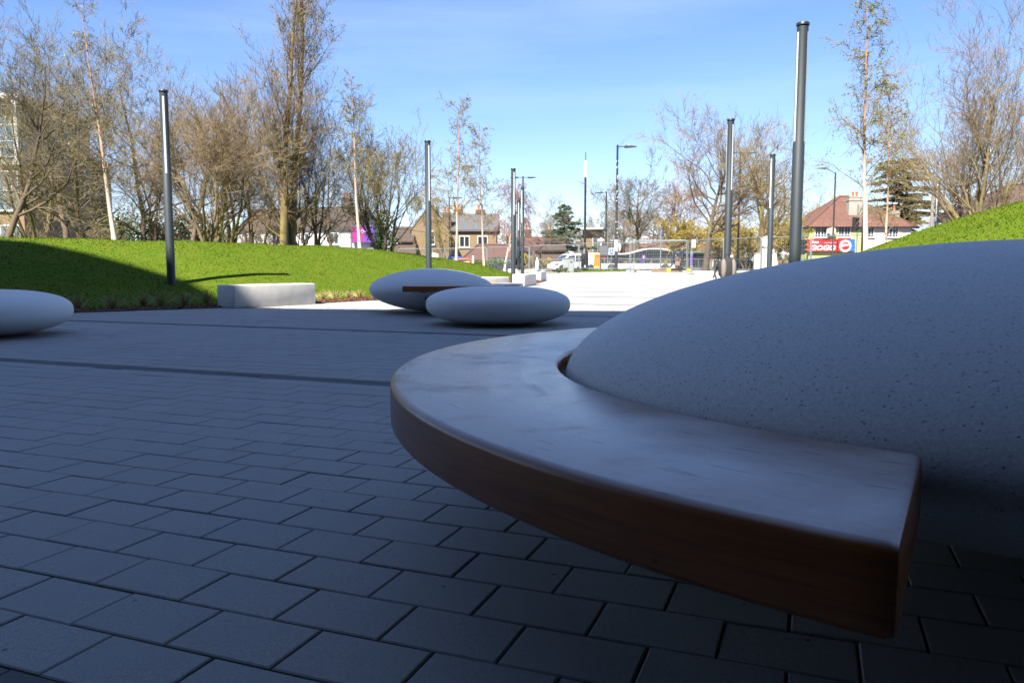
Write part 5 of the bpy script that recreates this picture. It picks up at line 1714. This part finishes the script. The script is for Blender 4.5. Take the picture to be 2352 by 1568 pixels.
MB().side([(-.62, .12), (.62, .12), (.2, .30), (-.5, .20)], -.25, .25).build('deck', 'rubber', stb, bev=.01)
for k in (-.62, .62): MB().lathe([(.03, -.05), (.11, -.05), (.12, 0), (.11, .05), (.03, .05)], 16).build('wheel', 'yellow_paint', stb, loc=(k, -.25, .12)).rotation_euler = (PI / 2, 0, 0)

# ================================================================== VEHICLES
def wheel(parent, x, y, r, w=.22, facing=-1):
    t = MB().lathe([(r * .55, -w / 2), (r * .95, -w / 2), (r, -w * .3), (r, w * .3), (r * .95, w / 2), (r * .55, w / 2)], 28).build('wheel', 'rubber', parent, smooth=True, loc=(x, y, r))
    t.rotation_euler = (PI / 2, 0, 0)
    MB().lathe([(.02, w / 2 - .05), (r * .56, w / 2 - .04), (r * .60, w / 2 + .004), (r * .5, w / 2 + .006), (r * .46, w / 2 - .02), (.02, w / 2 - .01)], 20).build('rim', 'rim', t, smooth=True)

# white van, heading left, rear corner towards us
VY = 79.0
van = thing('delivery_van', 'white van with a yellow and red striped rear behind the grey cabinet', 'van', (xat(1318, VY), VY, .0), rad(22))
# side outline, nose at -x
vo = [(-2.55, .30), (-2.62, .62), (-2.55, .86), (-1.75, 1.06), (-.95, 1.72), (-.65, 1.84), (2.2, 1.92), (2.42, 1.86), (2.52, 1.5), (2.56, .42), (2.5, .30)]
MB().side(vo, -.95, .95).build('body', 'white_paint', van, smooth=True, bev=.06)
MB().side([(-1.62, 1.10), (-.98, 1.62), (-.55, 1.66), (.75, 1.66), (.75, 1.08), (-.2, 1.02)], -.962, -.93).build('side_window', 'glass_dark', van)
ws = MB().add([(-1.80, -.80, 1.075), (-1.80, .80, 1.075), (-1.0, .74, 1.70), (-1.0, -.74, 1.70)], [(0, 3, 2, 1)]); ws.build('windscreen', 'glass_dark', van)
MB().box((-.32, -.966, 1.35), (.07, .02, .62)).build('door_pillar', 'white_paint', van)
MB().box((-1.15, -1.06, 1.18), (.16, .16, .24), 0, .03).build('mirror', 'black_paint', van)
MB().side([(-2.60, .64), (-2.48, .84), (-2.1, .93), (-2.2, .74)], -.965, -.70).build('headlight', 'glass_blue', van)
MB().side([(1.75, 1.80), (2.40, 1.80), (2.50, 1.45), (2.54, .50), (1.75, .50)], -.966, -.945).build('striped_side', 'yellow_paint', van)
for k in range(4): MB().add([(1.78 + k * .2, -.969, .62), (1.90 + k * .2, -.969, .62), (2.02 + k * .12, -.969, 1.75), (1.92 + k * .12, -.969, 1.75)], [(0, 1, 2, 3)]).build('red_stripe', 'orange_red', van)
MB().side([(1.75, .50), (2.54, .50), (2.54, .34), (1.75, .34)], -.966, -.945).build('sill_stripe', 'lime_yellow', van)
rb = MB().add([(2.575, -.86, .45), (2.575, .86, .45), (2.54, .86, 1.42), (2.46, .8, 1.78), (2.46, -.8, 1.78), (2.54, -.86, 1.42)], [(0, 1, 2, 5), (5, 2, 3, 4)]); rb.build('striped_rear', 'yellow_paint', van)
for k in range(5): MB().add([(2.582, -.8 + k * .34, .5), (2.582, -.62 + k * .34, .5), (2.555, -.40 + k * .26, 1.38), (2.555, -.55 + k * .26, 1.38)], [(0, 1, 2, 3)]).build('red_stripe', 'orange_red', van)
for x in (-1.72, 1.45):
    MB().lathe([(.01, 0), (.40, 0), (.40, .01), (.01, .01)], 24).build('wheel_arch', 'black_paint', van, loc=(x, -.953, .36)).rotation_euler = (PI / 2, 0, 0)
    wheel(van, x, -.86, .335); wheel(van, x, .86, .335)
MB().box((0, -.957, .34), (4.6, .02, .12)).build('bumper_strip', 'lamp_grey', van)

# single deck bus
BUY = 93.0
bus = thing('single_deck_bus', 'long white single deck bus with a wavy roofline and purple lettering', 'bus', (xat(1455, BUY), BUY, -.05))
bus.scale = (.95, .95, .95)
def top_line(x): # roof height along the bus (rear at -x)
    return 2.15 + .62 * float(sstep(-1.4, 1.8, np.array(x)))
xs_ = list(np.linspace(-5.0, 3.2, 24))
front = [(4.2, 2.66), (4.9, 2.30), (5.35, 1.65), (5.55, .95), (5.55, .32)]
low = [(-5.05, .28), (5.52, .28), (5.56, .95), (-5.1, .98)]
MB().side(low, -1.22, 1.22).build('lower_body', 'white_paint', bus, smooth=True, bev=.04)
gl = [(-5.0, .97)] + [(x, top_line(x) - .04) for x in xs_] + [(4.15, 2.56), (4.82, 2.22), (5.26, 1.6), (5.42, .97)]
MB().side(gl[::-1], -1.20, 1.20).build('glazing', 'glass_dark', bus)
rf_o = [(x, top_line(x) + .07) for x in xs_] + [(4.2, 2.68), (4.92, 2.30), (5.38, 1.62), (5.52, 1.2)]
rf_i = [(x, top_line(x) - .06) for x in xs_] + [(4.15, 2.53), (4.80, 2.18), (5.24, 1.58), (5.38, 1.2)]
MB().side((rf_o + rf_i[::-1])[::-1], -1.23, 1.23).build('roof', 'white_paint', bus)
MB().side([(-5.12, .95), (-5.12, 2.2), (-4.98, 2.22), (-4.9, .95)][::-1], -1.23, 1.23).build('rear_pillar', 'white_paint', bus)
for x in (-3.3, -1.5, .3, 2.1, 3.9): MB().box((x, -1.205, 1.55), (.07, .02, 1.1)).build('window_pillar', 'black_paint', bus)
for i in range(7):
    MB().box((-4.3 + i * 1.05, -1.207, 1.12 + .03 * (i % 2)), (.42, .012, .26), 0, .005).build('seat_back', ['timber', 'brick_buff', 'purple'][i % 3], bus)
MB().box((-3.9, -1.208, 1.72), (.55, .012, .08)).build('poster', 'red_paint', bus)
ds = MB().lathe([(.01, 0), (.26, 0), (.26, .01), (.01, .01)], 24).build('roundel', 'purple', bus, loc=(1.05, -1.225, 1.78)); ds.rotation_euler = (PI / 2, 0, 0)
MB().box((1.05, -1.24, 1.78), (.10, .006, .26)).build('roundel_mark', 'white_paint', ds).matrix_parent_inverse = Matrix.Rotation(-PI / 2, 4, 'X') @ Matrix.Translation((-1.05, 1.225, -1.78))
MB().box((.2, -1.232, .42), (10.2, .01, .05)).build('purple_line', 'purple', bus)
lettering('lettering', 'COURTNEY', .50, 'purple', bus, (-1.15, -1.232, .54), sx=1.12)
for x in (-2.9, 3.7):
    MB().lathe([(.01, 0), (.50, 0), (.50, .01), (.01, .01)], 24).build('wheel_arch', 'black_paint', bus, loc=(x, -1.224, .45)).rotation_euler = (PI / 2, 0, 0)
    wheel(bus, x, -1.13, .45, .26); wheel(bus, x, 1.13, .45, .26)
MB().box((5.1, -1.33, 1.5), (.10, .16, .42), 0, .03).build('mirror', 'yellow_paint', bus)

def car(px, Y, col, lab, rz=0, name='parked_car'):
    root = thing(name, lab, 'car', (xat(px, Y), Y, .0), rz, 'cars beyond the fence')
    MB().side([(-2.0, .25), (-2.08, .55), (-1.95, .78), (-1.15, .90), (-.55, 1.38), (.75, 1.42), (1.55, 1.05), (2.0, .95), (2.08, .5), (2.0, .25)], -.85, .85).build('body', col, root, smooth=True, bev=.05)
    MB().side([(-1.0, .93), (-.5, 1.32), (.70, 1.34), (1.35, 1.02), (.2, .92)], -.862, -.84).build('side_window', 'glass_blue', root)
    MB().add([(-1.20, -.7, .93), (-1.20, .7, .93), (-.60, .62, 1.36), (-.60, -.62, 1.36)], [(0, 3, 2, 1)]).build('windscreen', 'glass_blue', root)
    for x in (-1.3, 1.3): wheel(root, x, -.78, .31, .2); wheel(root, x, .78, .31, .2)
pm('car_dark', (0.03, 0.04, 0.055), None, 2, 0.25)
car(1146, 74.5, 'car_dark', 'dark car behind the guardrail left of the seated person', rad(8))
car(1150, 86, 'white_paint', 'white car behind the dark car', rad(170))
car(1690, 78, 'car_dark', 'dark car glimpsed behind the backpack', 0)

# ================================================================== PEOPLE AND THEIR THINGS
pm('skin', (0.30, 0.15, 0.09), (0.26, 0.13, 0.08), 5, 0.6)
pm('hair', (0.010, 0.008, 0.007), None, 30, 0.7)
pm('jacket_black', (0.016, 0.016, 0.018), (0.024, 0.024, 0.026), 14, 0.85, bump=.01)
pm('jacket_navy', (0.020, 0.026, 0.055), (0.016, 0.020, 0.042), 12, 0.8, bump=.01)
pm('jeans', (0.030, 0.040, 0.070), (0.022, 0.030, 0.055), 12, 0.9)
pm('trousers_grey', (0.075, 0.080, 0.100), (0.06, 0.064, 0.082), 10, 0.9)
pm('shoe', (0.45, 0.45, 0.45), (0.2, 0.2, 0.2), 8, 0.7)
pm('shoe_dark', (0.02, 0.02, 0.02), None, 8, 0.7)

def skin_mesh(name, nodes, edges, root, mats, assign):
    """nodes: name -> (pos, radius or (rx, ry)); one continuous skinned surface; assign(face centre) -> material slot"""
    keys = list(nodes)
    me = bpy.data.meshes.new(name)
    me.from_pydata([nodes[k][0] for k in keys], [(keys.index(a), keys.index(b_)) for a, b_ in edges], [])
    ob = bpy.data.objects.new(name, me)
    COL.objects.link(ob)
    sm = ob.modifiers.new('skin', 'SKIN')
    sm.use_smooth_shade = True
    for i, k in enumerate(keys):
        rr = nodes[k][1]
        sv = me.skin_vertices[0].data[i]
        sv.radius = rr if isinstance(rr, tuple) else (rr, rr)
        sv.use_root = (k == root)
    sb = ob.modifiers.new('sub', 'SUBSURF'); sb.levels = 2; sb.render_levels = 2
    bpy.context.view_layer.update()
    dg = bpy.context.evaluated_depsgraph_get()
    m2 = bpy.data.meshes.new_from_object(ob.evaluated_get(dg))
    bpy.data.objects.remove(ob)
    m2.materials.clear()
    for mm in mats: m2.materials.append(M[mm])
    for p in m2.polygons:
        p.material_index = assign(p.center)
        p.use_smooth = True
    return m2

def human(name, label, loc, rz, J, top, legs, hairm='hair', shoe='shoe_dark', group=None, hood=False):
    """J: joint positions; body is one mesh, hair its child"""
    root = thing(name, label, 'person', loc, rz, group)
    n = {'pel': (J['pel'], (.155, .12)), 'sp': (J['sp'], (.165, .12)), 'ch': (J['ch'], (.185, .13)), 'nk': (J['nk'], .058), 'hd0': (J['hd0'], .075), 'hd': (J['hd'], (.085, .10)), 'hd2': (J['hd2'], .072)}
    e = [('pel', 'sp'), ('sp', 'ch'), ('ch', 'nk'), ('nk', 'hd0'), ('hd0', 'hd'), ('hd', 'hd2')]
    for s in 'lr':
        n['sh' + s] = (J['sh' + s], .078); n['el' + s] = (J['el' + s], .058); n['wr' + s] = (J['wr' + s], .036)
        w = Vector(J['wr' + s]); d_ = (w - Vector(J['el' + s])).normalized()
        pa = w + d_ * .07
        n['pa' + s] = (tuple(pa), (.042, .024))
        e += [('ch', 'sh' + s), ('sh' + s, 'el' + s), ('el' + s, 'wr' + s), ('wr' + s, 'pa' + s)]
        side = d_.cross(Vector((0, 1, 0)))
        side = side.normalized() if side.length > .1 else Vector((1, 0, 0))
        for q, (off, ln) in enumerate(((-.030, .070), (-.010, .085), (.010, .080), (.030, .062))):
            k1 = pa + side * off + d_ * ln * .55; k2 = k1 + (d_ + Vector((0, 0, -.35))).normalized() * ln * .5
            n['f%d%s' % (q, s)] = (tuple(k1), .0105); n['g%d%s' % (q, s)] = (tuple(k2), .0085)
            e += [('pa' + s, 'f%d%s' % (q, s)), ('f%d%s' % (q, s), 'g%d%s' % (q, s))]
        th = w + d_ * .03 + side * .055
        n['th' + s] = (tuple(th), .012); n['ti' + s] = (tuple(th + d_ * .035), .009)
        e += [('wr' + s, 'th' + s), ('th' + s, 'ti' + s)]
        n['hp' + s] = (J['hp' + s], .105); n['kn' + s] = (J['kn' + s], .072); n['an' + s] = (J['an' + s], .048); n['to' + s] = (J['to' + s], (.048, .034))
        e += [('pel', 'hp' + s), ('hp' + s, 'kn' + s), ('kn' + s, 'an' + s), ('an' + s, 'to' + s)]
    hands = [Vector(J['wrl']), Vector(J['wrr'])]
    nk = Vector(J['nk']); hd = Vector(J['hd'])
    hips = [Vector(J[k]) for k in ('hpl', 'hpr', 'knl', 'knr', 'anl', 'anr')]
    ank = [Vector(J['tol']), Vector(J['tor'])]
    def seg(p, a, b_):
        ab = b_ - a; t = max(0, min(1, (p - a).dot(ab) / max(ab.length_squared, 1e-9))); return (p - a - ab * t).length
    up = [(Vector(J['pel']), Vector(J['sp'])), (Vector(J['sp']), Vector(J['ch']))] + [(Vector(J['sh' + s]), Vector(J['el' + s])) for s in 'lr'] + [(Vector(J['el' + s]), Vector(J['wr' + s])) for s in 'lr'] + [(Vector(J['ch']), Vector(J['sh' + s])) for s in 'lr']
    lo = [(Vector(J['hp' + s]), Vector(J['kn' + s])) for s in 'lr'] + [(Vector(J['kn' + s]), Vector(J['an' + s])) for s in 'lr']
    def assign(c):
        if (c - hd).length < .20 and seg(c, nk, hd) < seg(c, *up[1]): return 0
        for s in 'lr':
            w = Vector(J['wr' + s]); d_ = (w - Vector(J['el' + s])).normalized()
            if 0 < (c - w).dot(d_) < .25 and ((c - w) - d_ * (c - w).dot(d_)).length < .075: return 0
        for a in ank:
            if (c - a).length < .17 and c.z < a.z + .09: return 3
        du = min(seg(c, a, b_) for a, b_ in up); dl = min(seg(c, a, b_) for a, b_ in lo)
        return 1 if du < dl + .03 else 2
    body = link('body', skin_mesh('body', n, e, 'pel', ['skin', top, legs, shoe], assign), root)
    hv = Vector(J['hd']); h2 = Vector(J['hd2']); fwd = Vector(J['face'])
    c = hv.lerp(h2, .55) - fwd * .030
    hm = MB().ball(tuple(c), (.102, .108, .098), 16, 10)
    hm.v = [tuple(Vector(v) + Vector((0, 0, .012)) * math.sin(40 * v[0] + 31 * v[1])) for v in hm.v]
    hm.f = [f for f in hm.f if (sum((Vector(hm.v[i]) for i in f), Vector()) / len(f) - hv).dot(fwd) < .055 or (sum((Vector(hm.v[i]) for i in f), Vector()) / len(f)).z > hv.z + .075]
    hm.build('hair', hairm, root, smooth=True)
    rt = fwd.cross(Vector((0, 0, 1))).normalized()
    MB().ball(tuple(hv + fwd * .098 - Vector((0, 0, .005))), (.017, .02, .024), 8, 5).build('nose', 'skin', body, smooth=True)
    for s in (-1, 1):
        MB().ball(tuple(hv + fwd * .086 + rt * s * .033 + Vector((0, 0, .022))), (.012, .012, .008), 8, 5).build('eye', 'hair', body, smooth=True)
        MB().ball(tuple(hv + rt * s * .094), (.012, .02, .032), 8, 5).build('ear', 'skin', body, smooth=True)
    MB().ball(tuple(hv + fwd * .088 - Vector((0, 0, .048))), (.026, .014, .007), 8, 5).build('mouth', 'skin', body, smooth=True)
    if hood:
        MB().tube([tuple(nk + Vector((.10 * math.cos(a), .11 * math.sin(a) + .02, .035 * math.sin(a) + .01))) for a in np.linspace(0, 2 * PI, 15)], .055, 8).build('fur_hood', 'jacket_black', body, smooth=True)
    return root

def walker(stride, fwd, arms, lean=.03, H=1.0):
    """joint set for someone walking towards +x"""
    J = {'pel': (0, 0, .93), 'sp': (.01 + lean * .4, 0, 1.14), 'ch': (.02 + lean, 0, 1.36), 'nk': (.03 + lean * 1.3, 0, 1.50), 'hd0': (.04 + lean * 1.5, 0, 1.56), 'hd': (.055 + lean * 1.7, 0, 1.635), 'hd2': (.05 + lean * 1.7, 0, 1.715), 'face': fwd}
    for s, sy, ph in (('l', 1, 1), ('r', -1, -1)):
        st_ = stride * ph
        J['sh' + s] = (.02 + lean, sy * .20, 1.41); J['hp' + s] = (0, sy * .10, .88)
        J['kn' + s] = (.10 + st_ * .35, sy * .10, .49); J['an' + s] = (st_ * .75 - (.10 if ph < 0 else 0), sy * .10, .09 + (.06 if ph < 0 else 0)); J['to' + s] = (st_ * .75 + .13 - (.10 if ph < 0 else 0), sy * .11, .04)
        a = arms[0 if s == 'l' else 1]
        J['el' + s] = (a[0], sy * .25, a[1]); J['wr' + s] = (a[2], sy * .24, a[3])
    return {k: (tuple(x * H for x in v) if k != 'face' else Vector(v).normalized()) for k, v in J.items()}

wy = 55.5
human('person', 'person in a black fur-hooded coat and jeans walking right before the bus', (xat(1545, wy), wy, gzv(11.8, wy)), rad(-12), walker(.34, (1, -.25, -.2), ((.05, 1.12, .30, 1.02), (.02, 1.10, .22, .98)), .10, .98), 'jacket_black', 'jeans', shoe='shoe', group='walkers behind the fence', hood=True)
human('person', 'bearded person in a navy jacket and dark trousers walking behind the fur-hooded one', (xat(1565, wy + .3), wy + .3, gzv(12, wy)), rad(-40), walker(.26, (.55, -.8, -.05), ((-.04, 1.10, .06, .86), (-.10, 1.10, -.02, .86)), .02, 1.04), 'jacket_navy', 'jacket_black', group='walkers behind the fence')
bag = MB().side([(-.17, 0), (.17, 0), (.15, .30), (-.15, .32)], -.05, .05).build('carrier_bag', 'brick_buff', bev=.02)
bag.location = (xat(1556, wy - .3), wy - .3, gzv(11.9, wy) + .42)
tag(bag, 'pale carrier bag hanging between the two walkers', 'bag')

# seated person, side-on, hunched forward, hand to the face
seat_z = .45
J = {'pel': (0, 0, seat_z + .13), 'sp': (.06, 0, seat_z + .33), 'ch': (.20, 0, seat_z + .55), 'nk': (.32, 0, seat_z + .67), 'hd0': (.36, 0, seat_z + .70), 'hd': (.405, 0, seat_z + .765), 'hd2': (.40, 0, seat_z + .845), 'face': Vector((.9, -.15, -.42)).normalized()}
for s, sy in (('l', 1), ('r', -1)):
    J['sh' + s] = (.21, sy * .19, seat_z + .58); J['hp' + s] = (.03, sy * .11, seat_z + .08); J['kn' + s] = (.47, sy * .14, seat_z + .10); J['an' + s] = (.40, sy * .14, .09); J['to' + s] = (.55, sy * .15, .04)
J['elr'] = (.44, -.20, seat_z + .28); J['wrr'] = (.47, -.06, seat_z + .52)
J['ell'] = (.42, .24, seat_z + .32); J['wrl'] = (.62, .18, seat_z + .18)
human('person', 'person in a dark jacket and grey trousers sitting hunched between the lamp columns', (xat(1180, 41.2), 41.2, .06), rad(-8), J, 'jacket_black', 'trousers_grey')

# water bottle on its block
wbt = thing('water_bottle', 'clear plastic water bottle standing on the white block', 'bottle', (xat(1234, 37.7), 37.7, .475))
pm('bottle_plastic', (0.62, 0.68, 0.74), None, 3, 0.15)
MB().lathe([(.001, 0), (.055, .0), (.06, .02), (.06, .26), (.05, .31), (.022, .36), (.02, .39)], 16).build('body', 'bottle_plastic', wbt, smooth=True)
MB().lathe([(.024, .385), (.024, .42), (.001, .422)], 12).build('cap', 'white_paint', wbt, smooth=True)
wbt.scale = (1.4, 1.4, 1.4)

# backpack
pm('pack_grey', (0.20, 0.175, 0.165), (0.16, 0.14, 0.135), 30, 0.9, bump=.004)
pm('pack_dark', (0.035, 0.032, 0.032), None, 30, 0.9, bump=.004)
bk = thing('backpack', 'grey and black backpack standing on a block above the big stone', 'backpack', (xat(1671, 16.15), 16.15, .41), rad(6))
bm_ = MB().ball((0, 0, .25), (.20, .13, .27), 20, 12)
bm_.v = [(max(-.185, min(.185, x * 1.12)), y, max(0, z)) for x, y, z in bm_.v]
bm_.build('body', 'pack_dark', bk, smooth=True)
for s in (-1, 1):
    pn = MB().ball((s * .105, -.055, .26), (.062, .095, .225), 14, 10)
    pn.build('front_panel', 'pack_grey', bk, smooth=True)
MB().tube([(-.06, .02, .50), (-.05, .0, .57), (.0, -.01, .60), (.06, .0, .57), (.07, .02, .50)], .014, 8).build('handle', 'pack_dark', bk, smooth=True)
MB().tube([(-.15, .08, .44), (-.24, .05, .30), (-.27, .0, .12), (-.25, -.04, .02)], .022, 8).build('shoulder_strap', 'pack_dark', bk, smooth=True)
MB().tube([(-.17, .10, .30), (-.23, .08, .16), (-.30, .02, .03)], .018, 8).build('shoulder_strap', 'pack_dark', bk, smooth=True)
MB().box((.08, -.02, .545), (.055, .02, .06), 0, .01, ry=.4).build('label_tag', 'white_paint', bk)
bk.scale = (.98, .95, .86)
